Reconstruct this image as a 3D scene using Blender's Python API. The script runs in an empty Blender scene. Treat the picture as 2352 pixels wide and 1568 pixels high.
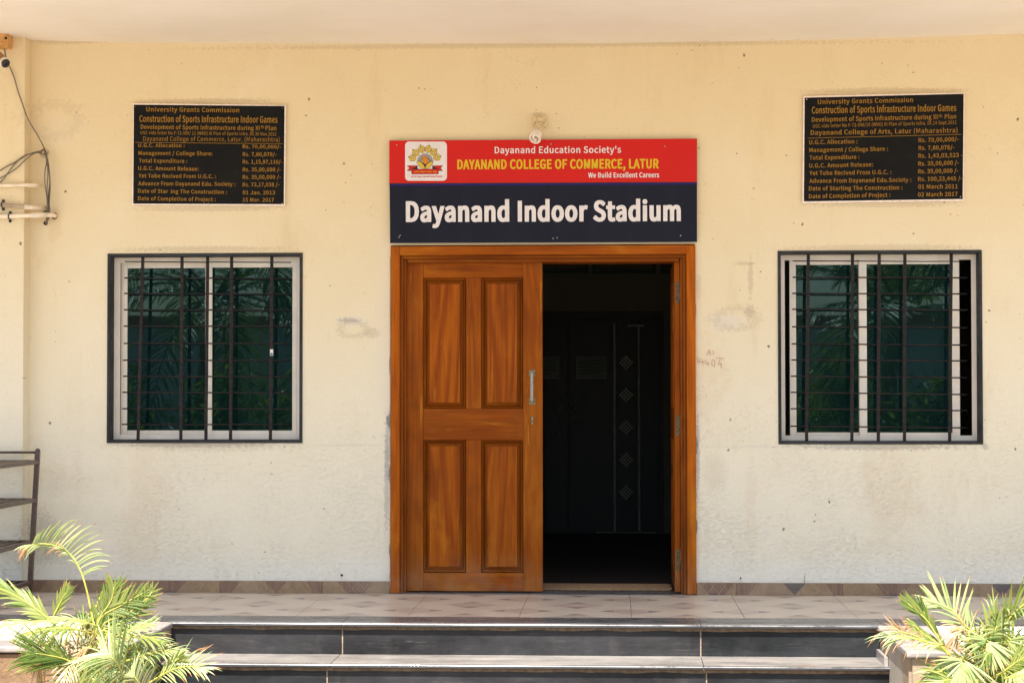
import bpy, bmesh, math, random, os
from mathutils import Vector, Matrix, Euler, noise
random.seed(7)
R = math.radians
SC = bpy.context.scene
COL = SC.collection

# ------------------------------------------------------------------ camera
F = 4550.0                      # focal length in units of a 2352 pixel wide frame
CX, CY = 1176.0, 784.0
CAM = Vector((0.0, -12.3, 1.245))
YAW = math.atan(234.0 / F)
PITCH = math.atan(118.0 / math.hypot(F, 234.0))
ROLL = R(-0.05)
cam_d = bpy.data.cameras.new('camera')
cam = bpy.data.objects.new('camera', cam_d); COL.objects.link(cam)
RM = Matrix.Rotation(YAW, 3, 'Z') @ Matrix.Rotation(math.pi / 2 + PITCH, 3, 'X') @ Matrix.Rotation(ROLL, 3, 'Z')
cam.matrix_world = Matrix.Translation(CAM) @ RM.to_4x4()
cam_d.sensor_width = 22.3
cam_d.lens = 22.3 * F / 2352.0
cam_d.clip_end = 600
SC.camera = cam

# ------------------------------------------------------------------ light
SUN_EL, SUN_AZ = 62.0, -14.0    # azimuth measured from the -y direction towards -x
wd = bpy.data.worlds.new('World'); SC.world = wd; wd.use_nodes = True
wn = wd.node_tree
sky = wn.nodes.new('ShaderNodeTexSky'); sky.sky_type = 'NISHITA'; sky.sun_disc = False
sdir = Vector((math.sin(R(SUN_AZ)) * math.cos(R(SUN_EL)), -math.cos(R(SUN_AZ)) * math.cos(R(SUN_EL)), math.sin(R(SUN_EL))))
sky.sun_elevation = R(SUN_EL)
sky.sun_rotation = math.atan2(sdir.x, sdir.y)
sky.dust_density = 2.0
bg = wn.nodes['Background']; bg.inputs[1].default_value = 0.085
wn.links.new(sky.outputs[0], bg.inputs[0])
sl = bpy.data.lights.new('sun', 'SUN'); sl.energy = 4.6; sl.angle = R(0.55); sl.color = (1.0, 0.95, 0.88)
so = bpy.data.objects.new('sun', sl); COL.objects.link(so)
so.rotation_euler = (-sdir).to_track_quat('-Z', 'Y').to_euler()
vs = SC.view_settings
vs.view_transform = 'Standard'; vs.look = 'None'; vs.gamma = 1.0; vs.use_curve_mapping = False
vs.exposure = 1.75
SC.cycles.max_bounces = 10; SC.cycles.diffuse_bounces = 6; SC.cycles.transparent_max_bounces = 16
SC.cycles.sample_clamp_indirect = 6

# ------------------------------------------------------------------ helpers
def ray(px, py):
    return RM @ Vector(((px - CX) / F, -(py - CY) / F, -1.0))
def U(px, py, y=0.0):           # point of the photograph on the upright plane at depth y
    d = ray(px, py); t = (y - CAM.y) / d.y
    return CAM + d * t
def UZ(px, py, z=0.0):          # on a level plane
    d = ray(px, py); t = (z - CAM.z) / d.z
    return CAM + d * t

def lin(c):
    return tuple((x / 12.92 if x <= 0.04045 else ((x + 0.055) / 1.055) ** 2.4) for x in c)
def rgb(r, g, b):
    return lin((r / 255, g / 255, b / 255)) + (1.0,)

def tag(o, label=None, cat=None, group=None, kind=None):
    if label: o['label'] = label
    if cat: o['category'] = cat
    if group: o['group'] = group
    if kind: o['kind'] = kind
    return o
def empty(name, loc=(0, 0, 0), parent=None):
    o = bpy.data.objects.new(name, None); COL.objects.link(o); o.location = loc
    o.empty_display_size = 0.1
    if parent: o.parent = parent
    return o
def link(name, me, parent=None, loc=None):
    o = bpy.data.objects.new(name, me); COL.objects.link(o)
    if loc is not None: o.location = loc
    if parent: o.parent = parent; o.matrix_parent_inverse = wmat(parent).inverted()
    return o
def wmat(o):
    m = Matrix.LocRotScale(o.location, o.rotation_euler, o.scale)
    if o.parent: m = wmat(o.parent) @ o.matrix_parent_inverse @ m
    return m

class MB:
    """collects geometry in world coordinates for ONE mesh object"""
    def __init__(s): s.v = []; s.f = []; s.mi = []; s.mats = []; s.sm = []
    def m(s, mat):
        if mat not in s.mats: s.mats.append(mat)
        return s.mats.index(mat)
    def poly(s, pts, mat, smooth=False):
        b = len(s.v); s.v += [tuple(p) for p in pts]; s.f.append(tuple(range(b, b + len(pts)))); s.mi.append(s.m(mat)); s.sm.append(smooth)
    def add(s, verts, faces, mat, smooth=False):
        b = len(s.v); s.v += [tuple(p) for p in verts]; k = s.m(mat)
        for f in faces: s.f.append(tuple(b + i for i in f)); s.mi.append(k); s.sm.append(smooth)
        return s
    def box(s, x0, x1, y0, y1, z0, z1, mat, bev=0.0, seg=1, jit=0):
        bm = bmesh.new()
        bmesh.ops.create_cube(bm, size=1)
        for v in bm.verts:
            v.co = Vector(((x0 + x1) / 2 + v.co.x * (x1 - x0), (y0 + y1) / 2 + v.co.y * (y1 - y0), (z0 + z1) / 2 + v.co.z * (z1 - z0)))
        if bev: bmesh.ops.bevel(bm, geom=list(bm.edges), offset=bev, segments=seg, affect='EDGES', profile=0.5)
        s.frombm(bm, mat); return s
    def frombm(s, bm, mat, M=None, smooth=False):
        bm.verts.index_update()
        vs_ = [(M @ v.co if M else v.co.copy()) for v in bm.verts]
        s.add(vs_, [[v.index for v in f.verts] for f in bm.faces], mat, smooth); bm.free()
    def prism(s, pts, off, mat):
        """closed outline pts (Vectors) extruded along off"""
        n = len(pts); off = Vector(off)
        vv = [Vector(p) for p in pts] + [Vector(p) + off for p in pts]
        ff = [tuple(range(n)), tuple(range(2 * n - 1, n - 1, -1))] + [(i, (i + n), ((i + 1) % n + n), (i + 1) % n) for i in range(n)]
        s.add(vv, ff, mat); return s
    def tube(s, pts, r, mat, n=8, cap=True):
        pts = [Vector(p) for p in pts]; rr = r if isinstance(r, (list, tuple)) else [r] * len(pts)
        t0 = (pts[1] - pts[0]).normalized()
        a = t0.orthogonal().normalized()
        vv = []; ff = []
        for i, p in enumerate(pts):
            t = (pts[min(i + 1, len(pts) - 1)] - pts[max(i - 1, 0)]).normalized()
            a = (a - t * a.dot(t)).normalized(); b_ = t.cross(a)
            for k in range(n):
                an = 2 * math.pi * k / n
                vv.append(p + (a * math.cos(an) + b_ * math.sin(an)) * rr[i])
        for i in range(len(pts) - 1):
            for k in range(n):
                ff.append((i * n + k, i * n + (k + 1) % n, (i + 1) * n + (k + 1) % n, (i + 1) * n + k))
        if cap:
            ff.append(tuple(range(n - 1, -1, -1))); ff.append(tuple(range((len(pts) - 1) * n, len(pts) * n)))
        s.add(vv, ff, mat, True); return s
    def build(s, name, parent=None, loc=None, autosm=False):
        me = bpy.data.meshes.new(name)
        o3 = Vector(loc) if loc is not None else None
        me.from_pydata([tuple(Vector(p) - o3) if o3 else p for p in s.v], [], s.f)
        for m in s.mats: me.materials.append(m)
        me.polygons.foreach_set('material_index', s.mi)
        me.polygons.foreach_set('use_smooth', s.sm)
        me.update()
        if s.recalc:
            bm = bmesh.new(); bm.from_mesh(me); bmesh.ops.recalc_face_normals(bm, faces=bm.faces); bm.to_mesh(me); bm.free()
        return link(name, me, parent, loc)
    recalc = True

# ------------------------------------------------------------------ materials
class NT:
    def __init__(s, name):
        s.mat = bpy.data.materials.new(name); s.mat.use_nodes = True
        s.t = s.mat.node_tree; s.p = s.t.nodes['Principled BSDF']
        s.geo = None
    def n(s, typ, **kw):
        nd = s.t.nodes.new(typ)
        for k, v in kw.items():
            if k.startswith('i_'):
                kk = k[2:]; nd.inputs[int(kk) if kk.isdigit() else kk].default_value = v
            else: setattr(nd, k, v)
        return nd
    def l(s, a, b):
        s.t.links.new(a, b)
    def pos(s):
        if s.geo is None: s.geo = s.n('ShaderNodeNewGeometry')
        return s.geo.outputs['Position']
    def noise(s, scale, detail=4, rough=0.55, stretch=None, off=(0, 0, 0), src=None, dist=0):
        mp = s.n('ShaderNodeMapping'); s.l(src or s.pos(), mp.inputs[0])
        mp.inputs['Scale'].default_value = stretch or (1, 1, 1); mp.inputs['Location'].default_value = off
        nz = s.n('ShaderNodeTexNoise', i_Scale=scale, i_Detail=detail, i_Roughness=rough, i_Distortion=dist); s.l(mp.outputs[0], nz.inputs['Vector'])
        return nz.outputs[0]
    def math(s, op, a, b=None, c=None, clamp=False):
        m = s.n('ShaderNodeMath', operation=op); m.use_clamp = clamp
        for i, x in enumerate((a, b, c)):
            if x is None: continue
            if isinstance(x, (int, float)): m.inputs[i].default_value = x
            else: s.l(x, m.inputs[i])
        return m.outputs[0]
    def ramp(s, v, lo, hi, a=0.0, b=1.0, smooth=True):
        m = s.n('ShaderNodeMapRange'); m.interpolation_type = 'SMOOTHSTEP' if smooth else 'LINEAR'; m.clamp = True
        s.l(v, m.inputs[0])
        for i, x in enumerate((lo, hi, a, b)): m.inputs[i + 1].default_value = x
        return m.outputs[0]
    def mix(s, f, a, b, mode='MIX'):
        m = s.n('ShaderNodeMix', data_type='RGBA', blend_type=mode)
        for inp, x in ((m.inputs[0], f), (m.inputs[6], a), (m.inputs[7], b)):
            if isinstance(x, (int, float)): inp.default_value = x
            elif isinstance(x, tuple): inp.default_value = x
            else: s.l(x, inp)
        return m.outputs[2]
    def sep(s, v=None):
        x = s.n('ShaderNodeSeparateXYZ'); s.l(v or s.pos(), x.inputs[0]); return x.outputs
    def color(s, c):
        if isinstance(c, tuple): s.p.inputs['Base Color'].default_value = c
        else: s.l(c, s.p.inputs['Base Color'])
    def rough(s, r):
        if isinstance(r, (int, float)): s.p.inputs['Roughness'].default_value = r
        else: s.l(r, s.p.inputs['Roughness'])
    def bump(s, h, strength=0.3, dist=0.01):
        b = s.n('ShaderNodeBump', i_Strength=strength, i_Distance=dist); s.l(h, b.inputs['Height']); s.l(b.outputs[0], s.p.inputs['Normal'])
    def set(s, **kw):
        for k, v in kw.items(): s.p.inputs[k.replace('_', ' ')].default_value = v

def simple(name, col, rough=0.5, metal=0.0, var=0.12, scale=20, bump=0.0, stretch=None, spec=0.5, bscale=None):
    t = NT(name)
    nz = t.noise(scale, 5, 0.6, stretch)
    d = tuple(x * (1 - var) for x in col[:3]) + (1,); l_ = tuple(min(1, x * (1 + var)) for x in col[:3]) + (1,)
    t.color(t.mix(t.ramp(nz, 0.3, 0.7), d, l_))
    t.rough(t.ramp(nz, 0.2, 0.8, max(0.02, rough - 0.06), min(1, rough + 0.08)))
    t.set(Metallic=metal); t.p.inputs['Specular IOR Level'].default_value = spec
    if bump: t.bump(t.noise(bscale or scale * 4, 4, 0.6, stretch), bump, 0.004)
    return t.mat

# ---- cream distempered plaster
def plaster_material(name, spots=True):
    t = NT(name)
    x, y, z = t.sep()
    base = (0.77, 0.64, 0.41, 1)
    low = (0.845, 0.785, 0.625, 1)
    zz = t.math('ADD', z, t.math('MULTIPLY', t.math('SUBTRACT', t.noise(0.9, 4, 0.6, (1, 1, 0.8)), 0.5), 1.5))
    c = t.mix(t.ramp(zz, 0.4, 2.7), low, base)                               # foot paler: dusty splash wear plus skylight painted into the colour
    big = t.noise(1.7, 6, 0.62, (1, 1, 0.6), dist=0.4)
    c = t.mix(t.ramp(big, 0.5, 0.75, 0, 0.22), c, (0.86, 0.78, 0.62, 1))
    c = t.mix(t.ramp(t.noise(2.3, 6, 0.65, (1.3, 1, 0.35), (9, 0, 3)), 0.55, 0.78, 0, 0.38), c, (0.60, 0.43, 0.22, 1))
    c = t.mix(t.ramp(t.noise(6, 8, 0.75, (1.2, 1, 0.5), (2, 0, 5)), 0.56, 0.8, 0, 0.25), c, (0.55, 0.42, 0.28, 1))
    c = t.mix(t.ramp(t.noise(11, 7, 0.75, (1.5, 1, 0.22), (3, 0, 9)), 0.6, 0.74, 0, 0.22), c, (0.50, 0.36, 0.20, 1))
    c = t.mix(t.ramp(t.noise(17, 7, 0.8, (0.8, 1, 1.1), (6, 0, 2)), 0.62, 0.72, 0, 0.20), c, (0.88, 0.82, 0.70, 1))
    fine = t.noise(70, 5, 0.7)
    c = t.mix(t.ramp(fine, 0.35, 0.7, 0.0, 0.10), c, (0.55, 0.42, 0.26, 1))
    # lime band above the skirting
    bandh = t.math('ADD', 0.165, t.math('MULTIPLY', t.noise(5, 4, 0.6, (1, 1, 0.2)), 0.02))
    band = t.math('LESS_THAN', z, bandh)
    soft = t.ramp(t.math('ADD', z, t.math('MULTIPLY', t.math('SUBTRACT', t.noise(4, 4, 0.6), 0.5), 0.12)), 0.30, 0.10, 0, 0.45)
    c = t.mix(soft, c, (0.85, 0.85, 0.78, 1))
    c = t.mix(t.math('MULTIPLY', band, 0.0), c, (0.7, 0.7, 0.66, 1))
    # small dark specks
    def specks(scale, thr, keep, off, st=(1, 1, 1), dens=None):
        mp = t.n('ShaderNodeMapping'); t.l(t.pos(), mp.inputs[0]); mp.inputs['Location'].default_value = off; mp.inputs['Scale'].default_value = st
        wob = t.n('ShaderNodeTexVoronoi', i_Scale=scale); wob.feature = 'F1'
        nzv = t.n('ShaderNodeTexNoise', i_Scale=90.0); t.l(mp.outputs[0], nzv.inputs['Vector'])
        mx = t.n('ShaderNodeVectorMath', operation='MULTIPLY_ADD'); t.l(nzv.outputs['Color'], mx.inputs[0]); mx.inputs[1].default_value = (0.012,) * 3; t.l(mp.outputs[0], mx.inputs[2])
        t.l(mx.outputs[0], wob.inputs['Vector'])
        sx = t.n('ShaderNodeSeparateColor'); t.l(wob.outputs['Color'], sx.inputs[0])
        size = t.math('MULTIPLY', sx.outputs[1], thr)
        hit = t.math('LESS_THAN', wob.outputs['Distance'], size)
        kp = t.math('GREATER_THAN', sx.outputs[0], keep if dens is None else dens)
        return t.math('MULTIPLY', hit, kp), sx.outputs[2]
    dens = t.ramp(t.noise(1.3, 3, 0.6, off=(4, 0, 8)), 0.4, 0.62, 0.93, 0.5)
    s1, k1 = specks(24, 0.20, 0.8, (0, 0, 0), (1, 0.02, 1.25), dens)
    s2, k2 = specks(8, 0.085, 0.35, (3, 0, 1), (1, 0.02, 0.8))
    c = t.mix(t.math('MULTIPLY', s1, t.ramp(k1, 0, 1, 0.3, 0.85)), c, (0.17, 0.12, 0.075, 1))
    c = t.mix(t.math('MULTIPLY', s2, 0.75), c, (0.12, 0.09, 0.07, 1))
    hgt = None
    if spots:
        def spot(px, py, wpx, hpx, col, lo=0.35, k=1.0, nscale=14, ring=False, st=(1, 1, 1)):
            nonlocal c
            w = U(px, py)
            dx = t.math('DIVIDE', t.math('SUBTRACT', x, w.x), wpx / 370.0); dz = t.math('DIVIDE', t.math('SUBTRACT', z, w.z), hpx / 370.0)
            r2 = t.math('SQRT', t.math('ADD', t.math('MULTIPLY', dx, dx), t.math('MULTIPLY', dz, dz)))
            if ring: r2 = t.math('ADD', t.math('ABSOLUTE', t.math('SUBTRACT', r2, 0.75)), 0.35)
            v = t.math('SUBTRACT', t.math('ADD', t.noise(nscale, 6, 0.7, st, (px * 0.1, 0, 0)), 0.0), t.math('MULTIPLY', r2, lo))
            c = t.mix(t.ramp(v, 0.14, 0.32, 0, k * 0.5), c, col)
        grey = (0.72, 0.66, 0.60, 1); dirt = (0.33, 0.25, 0.16, 1); tan = (0.62, 0.40, 0.19, 1); blk = (0.13, 0.12, 0.12, 1)
        spot(812, 738, 46, 14, grey, 0.34, 0.9, 30); spot(800, 735, 26, 6, blk, 0.3, 0.7, 60)
        spot(812, 756, 40, 22, dirt, 0.5, 0.45, 60, True)
        spot(855, 765, 22, 14, dirt, 0.36, 0.5, 60)
        spot(1668, 740, 46, 24, grey, 0.34, 0.9, 26); spot(1690, 732, 60, 30, dirt, 0.5, 0.4, 50, True)
        spot(1722, 715, 14, 20, dirt, 0.34, 0.6, 60)
        spot(1724, 640, 5, 40, dirt, 0.25, 0.55, 30); spot(1712, 605, 20, 3, dirt, 0.22, 0.6, 40); spot(1605, 660, 5, 26, dirt, 0.25, 0.4, 40)
        spot(1620, 860, 60, 130, tan, 0.38, 0.28, 8); spot(960, 790, 10, 4, tan, .3, .4)
        spot(125, 275, 75, 50, dirt, 0.5, 0.3, 30, True)
        spot(130, 300, 80, 50, grey, 0.38, 0.25, 10)
        spot(330, 1180, 60, 180, tan, 0.35, 0.25, 7); spot(880, 780, 22, 300, grey, 0.36, 0.35, 9)
        spot(440, 1020, 210, 9, blk, 0.36, 0.7, 55, st=(0.6, 1, 1.4)); spot(470, 1024, 230, 14, dirt, 0.34, 0.4, 40)
        spot(2010, 1026, 230, 10, blk, 0.37, 0.7, 60, st=(0.6, 1, 1.4)); spot(2262, 1026, 8, 8, blk, 0.3, 0.7, 60)
        spot(470, 572, 230, 9, dirt, 0.36, 0.6, 60); spot(2020, 568, 240, 9, dirt, 0.36, 0.5, 60)
        spot(480, 480, 190, 7, dirt, 0.34, 0.5, 60); spot(2030, 470, 190, 8, dirt, 0.34, 0.5, 60)
        spot(2030, 208, 190, 8, dirt, 0.34, 0.6, 60); spot(480, 232, 180, 8, dirt, 0.36, 0.6, 60)
        spot(1236, 262, 18, 4, dirt, 0.3, 0.6, 60)
        spot(95, 1235, 60, 90, blk, 0.42, 0.55, 60, st=(0.8, 1, 1.6)); spot(140, 1250, 80, 60, dirt, 0.42, 0.45, 60, st=(0.8, 1, 1.6))
        spot(890, 1030, 5, 60, (0.3, 0.3, 0.31, 1), 0.2, 0.95, 30); spot(888, 1120, 6, 110, (0.36, 0.34, 0.33, 1), 0.3, 0.9, 45)
        spot(1602, 1040, 4, 70, (0.28, 0.28, 0.28, 1), 0.22, 0.9, 45); spot(1640, 1090, 60, 90, dirt, 0.62, 0.3, 90)
        spot(160, 95, 110, 9, dirt, 0.34, 0.55, 50); spot(1250, 104, 1100, 9, dirt, 0.42, 0.5, 45)
        spot(2040, 1150, 70, 150, tan, 0.36, 0.22, 6); spot(1725, 1170, 14, 120, tan, 0.3, 0.2, 9)
        # rust drip lines near the cable outlet
        spot(128, 520, 16, 50, tan, 0.3, 0.4, 18)
        # horizontal day-joint about a metre up
        spot(800, 1022, 100, 3, (0.5, 0.47, 0.42, 1), 0.3, 0.3, 60); spot(1720, 1025, 120, 3, (0.5, 0.48, 0.45, 1), 0.3, 0.3, 60)
        # hairline cracks
        crk = t.noise(2.2, 6, 0.6, (1, 1, 1), (7, 0, 7))
        line = t.math('LESS_THAN', t.math('ABSOLUTE', t.math('SUBTRACT', crk, 0.56)), 0.0009)
        msk = t.ramp(t.noise(1.1, 2, 0.5, off=(1, 0, 12)), 0.55, 0.62, 0, 0.5)
        c = t.mix(t.math('MULTIPLY', line, msk), c, (0.35, 0.27, 0.18, 1))
    t.color(c); t.rough(0.86); t.p.inputs['Specular IOR Level'].default_value = 0.25
    h1 = t.noise(48, 8, 0.74, (0.6, 1, 1.3)); h2 = t.noise(5, 4, 0.55)
    grain = t.ramp(h1, 0.45, 0.75)
    lowk = t.math('MULTIPLY', t.ramp(z, 1.6, 0.3, 0.3, 1.0), t.ramp(t.noise(2.1, 5, 0.6, off=(3, 3, 3)), 0.35, 0.65, 0.35, 1.0))
    h = t.math('ADD', t.math('MULTIPLY', grain, lowk), t.math('MULTIPLY', h2, 1.6))
    h = t.math('SUBTRACT', h, t.math('MULTIPLY', s1, 0.5))
    t.bump(h, 0.65, 0.006)
    return t.mat
M = {}
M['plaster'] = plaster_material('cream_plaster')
M['ceiling'] = None
t = NT('ceiling_paint')
c = t.mix(t.ramp(t.noise(1.2, 5, 0.6), 0.3, 0.7), (0.80, 0.73, 0.62, 1), (0.85, 0.79, 0.70, 1))
x, y, z = t.sep()
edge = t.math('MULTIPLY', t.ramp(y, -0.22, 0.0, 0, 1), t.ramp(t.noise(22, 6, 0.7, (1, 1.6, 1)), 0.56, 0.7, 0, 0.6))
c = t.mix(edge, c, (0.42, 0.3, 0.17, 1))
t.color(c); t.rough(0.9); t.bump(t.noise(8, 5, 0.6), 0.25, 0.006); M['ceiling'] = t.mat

# ---- polished black granite with dust
def granite(name, dust=0.35, rough=0.22, base=(0.018, 0.019, 0.022, 1), streak=(0.25, 1, 1), dcol=(0.26, 0.235, 0.215, 1), spec=.4):
    t = NT(name)
    x, y, z = t.sep()
    n1 = t.noise(3.2, 8, 0.68, streak, dist=0.3); n2 = t.noise(26, 6, 0.7, (0.12, 1, 1.5)); n3 = t.noise(9, 8, 0.75, (0.6, 1, 1))
    c = t.mix(t.ramp(n1, 0.35, 0.7), base, tuple(min(1, v * 2.2 + 0.012) for v in base[:3]) + (1,))
    dm = t.math('MULTIPLY', t.ramp(n3, 0.35, 0.75, 0.15, 1), t.ramp(n1, 0.25, 0.75, 0.35, 1))
    c = t.mix(t.math('MULTIPLY', dm, dust), c, dcol)
    c = t.mix(t.math('MULTIPLY', t.ramp(n2, 0.6, 0.76), dust * 0.5), c, (0.30, 0.27, 0.25, 1))
    c = t.mix(t.ramp(t.noise(4, 5, 0.6, (0.7, 1, 1), (5, 5, 5)), 0.58, 0.75, 0, dust * 0.6), c, (0.13, 0.075, 0.045, 1))
    sc = t.noise(60, 6, 0.75, (0.07, 1, 1.8), (4, 0, 2))
    c = t.mix(t.math('MULTIPLY', t.ramp(sc, 0.55, 0.72, 0, 0.16), t.ramp(n3, 0.4, 0.6)), c, (0.30, 0.27, 0.25, 1)); c = t.mix(t.ramp(t.noise(5, 7, 0.7, (1.6, 1, 0.5), (8, 0, 4)), 0.5, 0.75, 0, 0.10), c, (0.16, 0.13, 0.11, 1)); t.p.inputs['Specular IOR Level'].default_value = spec
    t.color(c); t.rough(t.ramp(n3, 0.3, 0.75, rough, rough + 0.3))
    t.bump(t.noise(60, 3, 0.5), 0.04, 0.003)
    return t.mat
M['granite_riser'] = granite('granite_riser', 0.07, 0.38, (0.008, 0.008, 0.009, 1), spec=.22)
M['granite_riser_dark'] = granite('granite_riser_dark', 0.025, 0.34, (0.006, 0.007, 0.008, 1), spec=.2)
M['granite_tread'] = granite('granite_tread', 0.9, 0.25, (0.10, 0.095, 0.09, 1), dcol=(0.23, 0.20, 0.175, 1), spec=.5)
M['granite_nose'] = granite('granite_nose', 0.04, 0.14, (0.02, 0.02, 0.022, 1), spec=.8)
M['granite_border'] = granite('granite_border', 0.05, 0.2, (0.09, 0.092, 0.098, 1))
M['granite_trim'] = granite('granite_trim', 0.05, 0.5, (0.011, 0.012, 0.014, 1), spec=.3)
M['grout'] = simple('sand_grout', (0.13, 0.085, 0.05, 1), 0.9, var=0.35, scale=30)
M['grout_pale'] = simple('pale_grout', (0.30, 0.22, 0.15, 1), 0.9, var=0.3, scale=30)

def tilemat(name, a, b, rough=0.3, grain=(0.2, 1, 1)):
    t = NT(name)
    n = t.noise(18, 6, 0.6, grain, dist=0.8)
    c = t.mix(t.ramp(n, 0.3, 0.7), a, b)
    c = t.mix(t.ramp(t.noise(1.6, 5, 0.6), 0.45, 0.8, 0, 0.25), c, (0.50, 0.43, 0.36, 1))
    t.color(c); t.rough(t.ramp(t.noise(5, 5, 0.6), 0.3, 0.7, rough, rough + 0.16)); t.bump(t.noise(30, 3, 0.5), 0.03, 0.003)
    return t.mat
M['tile_base'] = tilemat('tile_base', (0.60, 0.54, 0.455, 1), (0.66, 0.60, 0.51, 1))
M['tile_brown'] = tilemat('tile_brown', (0.52, 0.435, 0.375, 1), (0.57, 0.485, 0.42, 1))
M['tile_dark'] = tilemat('tile_dark', (0.30, 0.26, 0.25, 1), (0.34, 0.30, 0.28, 1))
M['tile_line'] = simple('tile_line', (0.50, 0.42, 0.34, 1), 0.4)
M['skirt_tan'] = tilemat('skirt_tan', (0.24, 0.155, 0.085, 1), (0.33, 0.225, 0.13, 1), 0.35, (1, 1, 1))
M['skirt_brown'] = tilemat('skirt_brown', (0.17, 0.095, 0.06, 1), (0.25, 0.15, 0.10, 1), 0.35, (4, 1, 0.3))
M['skirt_dark'] = tilemat('skirt_dark', (0.085, 0.068, 0.06, 1), (0.12, 0.095, 0.085, 1), 0.35)
M['skirt_pale'] = simple('skirt_pale', (0.32, 0.23, 0.14, 1), 0.4)

# ---- teak
def teak(name, axis='z', dark=1.0, seed=0.0, red=1.0, cathedral=0.5):
    t = NT(name)
    st = {'z': (1, 1, 0.11), 'x': (0.11, 1, 1)}[axis]
    oi = t.n('ShaderNodeObjectInfo')
    cmb = t.n('ShaderNodeCombineXYZ')
    rs = t.math('MULTIPLY', oi.outputs['Random'], 37.0)
    for i in range(3): t.l(rs, cmb.inputs[i])
    va = t.n('ShaderNodeVectorMath', operation='ADD'); t.l(t.pos(), va.inputs[0]); t.l(cmb.outputs[0], va.inputs[1])
    src = va.outputs[0]
    g = t.noise(1.9, 3, 0.5, st, src=src, dist=1.6)
    rings = t.math('FRACT', t.math('MULTIPLY', g, 9.0))
    rings = t.ramp(t.math('ABSOLUTE', t.math('SUBTRACT', rings, 0.5)), 0.0, 0.5)
    fib = t.noise(55, 5, 0.65, {'z': (1, 1, 0.035), 'x': (0.035, 1, 1)}[axis], src=src)
    blot = t.noise(2.6, 5, 0.6, {'z': (1, 1, 0.4), 'x': (0.4, 1, 1)}[axis], src=src, dist=0.5)
    a = (0.225 * dark, 0.040 * dark, 0.002 * dark * red, 1); b = (0.41 * dark, 0.104 * dark, 0.0035 * dark * red, 1)
    c = t.mix(t.math('MULTIPLY', rings, cathedral), b, a)
    c = t.mix(t.ramp(fib, 0.35, 0.7, 0, 0.5), c, (0.14 * dark, 0.025 * dark, 0.0015, 1))
    c = t.mix(t.ramp(blot, 0.52, 0.74, 0, 0.55), c, (0.11 * dark, 0.02 * dark, 0.002, 1))
    c = t.mix(t.ramp(blot, 0.48, 0.3, 0, 0.6), c, (0.58 * dark, 0.205 * dark, 0.012, 1))
    c = t.mix(t.math('MULTIPLY', oi.outputs['Random'], 0.34), c, (0.16 * dark, 0.036 * dark, 0.003, 1))
    big = t.noise(1.1, 4, 0.6, src=src, dist=0.8)
    c = t.mix(t.ramp(big, 0.5, 0.72, 0, 0.45), c, (0.13 * dark, 0.034 * dark, 0.003, 1))
    c = t.mix(t.ramp(t.noise(34, 6, 0.7, {'z': (1, 1, 0.06), 'x': (0.06, 1, 1)}[axis], src=src, dist=0.4), 0.58, 0.72, 0, 0.5), c, (0.62 * dark, 0.25 * dark, 0.02, 1))
    kn = t.n('ShaderNodeTexVoronoi', i_Scale=1.5); mp = t.n('ShaderNodeMapping'); t.l(src, mp.inputs[0]); mp.inputs['Scale'].default_value = (1, 0.2, 0.7); t.l(mp.outputs[0], kn.inputs['Vector'])
    c = t.mix(t.ramp(kn.outputs['Distance'], 0.05, 0.015, 0, 0.7), c, (0.06, 0.02, 0.008, 1))
    x, y, z = t.sep()
    c = t.mix(t.math('MULTIPLY', t.ramp(z, 0.3, 0.0, 0, 0.35), t.ramp(t.noise(9, 5, 0.6), 0.3, 0.7)), c, (0.30, 0.2, 0.13, 1))
    t.color(c); t.rough(t.ramp(blot, 0.3, 0.7, 0.42, 0.6)); t.p.inputs['Specular IOR Level'].default_value = 0.10
    t.bump(fib, 0.12, 0.002)
    return t.mat
M['teak_v'] = teak('teak_vertical', 'z')
M['teak_h'] = teak('teak_horizontal', 'x')
M['teak_field'] = teak('teak_field', 'z', 1.03, cathedral=0.8)
M['teak_mould'] = teak('teak_moulding', 'z', 0.72, red=1.8, cathedral=0.3)  # slightly darker red-brown, with bevel shade put into the tone
M['teak_mould_h'] = teak('teak_moulding_h', 'x', 0.78, red=1.6, cathedral=0.3)
M['teak_groove_shade'] = teak('teak_groove_shade', 'z', 0.5, red=2.0, cathedral=0.2)  # crease shade of the panel grooves painted as darker wood
M['teak_case'] = teak('teak_casing', 'z', 1.2)
M['teak_case_h'] = teak('teak_casing_h', 'x', 1.15)

M['alu'] = simple('ivory_aluminium', (0.76, 0.69, 0.59, 1), 0.4, var=0.05, scale=6)
M['alu_face'] = simple('ivory_aluminium_sash', (0.80, 0.73, 0.63, 1), 0.4, var=0.05, scale=9)
M['rubber'] = simple('black_gasket', (0.02, 0.02, 0.02, 1), 0.6)
t = NT('black_iron'); n = t.noise(60, 5, 0.7, (0.5, 1, 1)); t.color(t.mix(t.ramp(n, 0.42, 0.66), (0.006, 0.0055, 0.0055, 1), (0.036, 0.021, 0.016, 1))); t.rough(0.55); t.p.inputs['Specular IOR Level'].default_value = 0.25; t.bump(n, 0.3, 0.003); M['iron'] = t.mat
M['rack_paint'] = simple('brown_rack_enamel', (0.085, 0.05, 0.038, 1), 0.32, var=0.3, scale=30)
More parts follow.
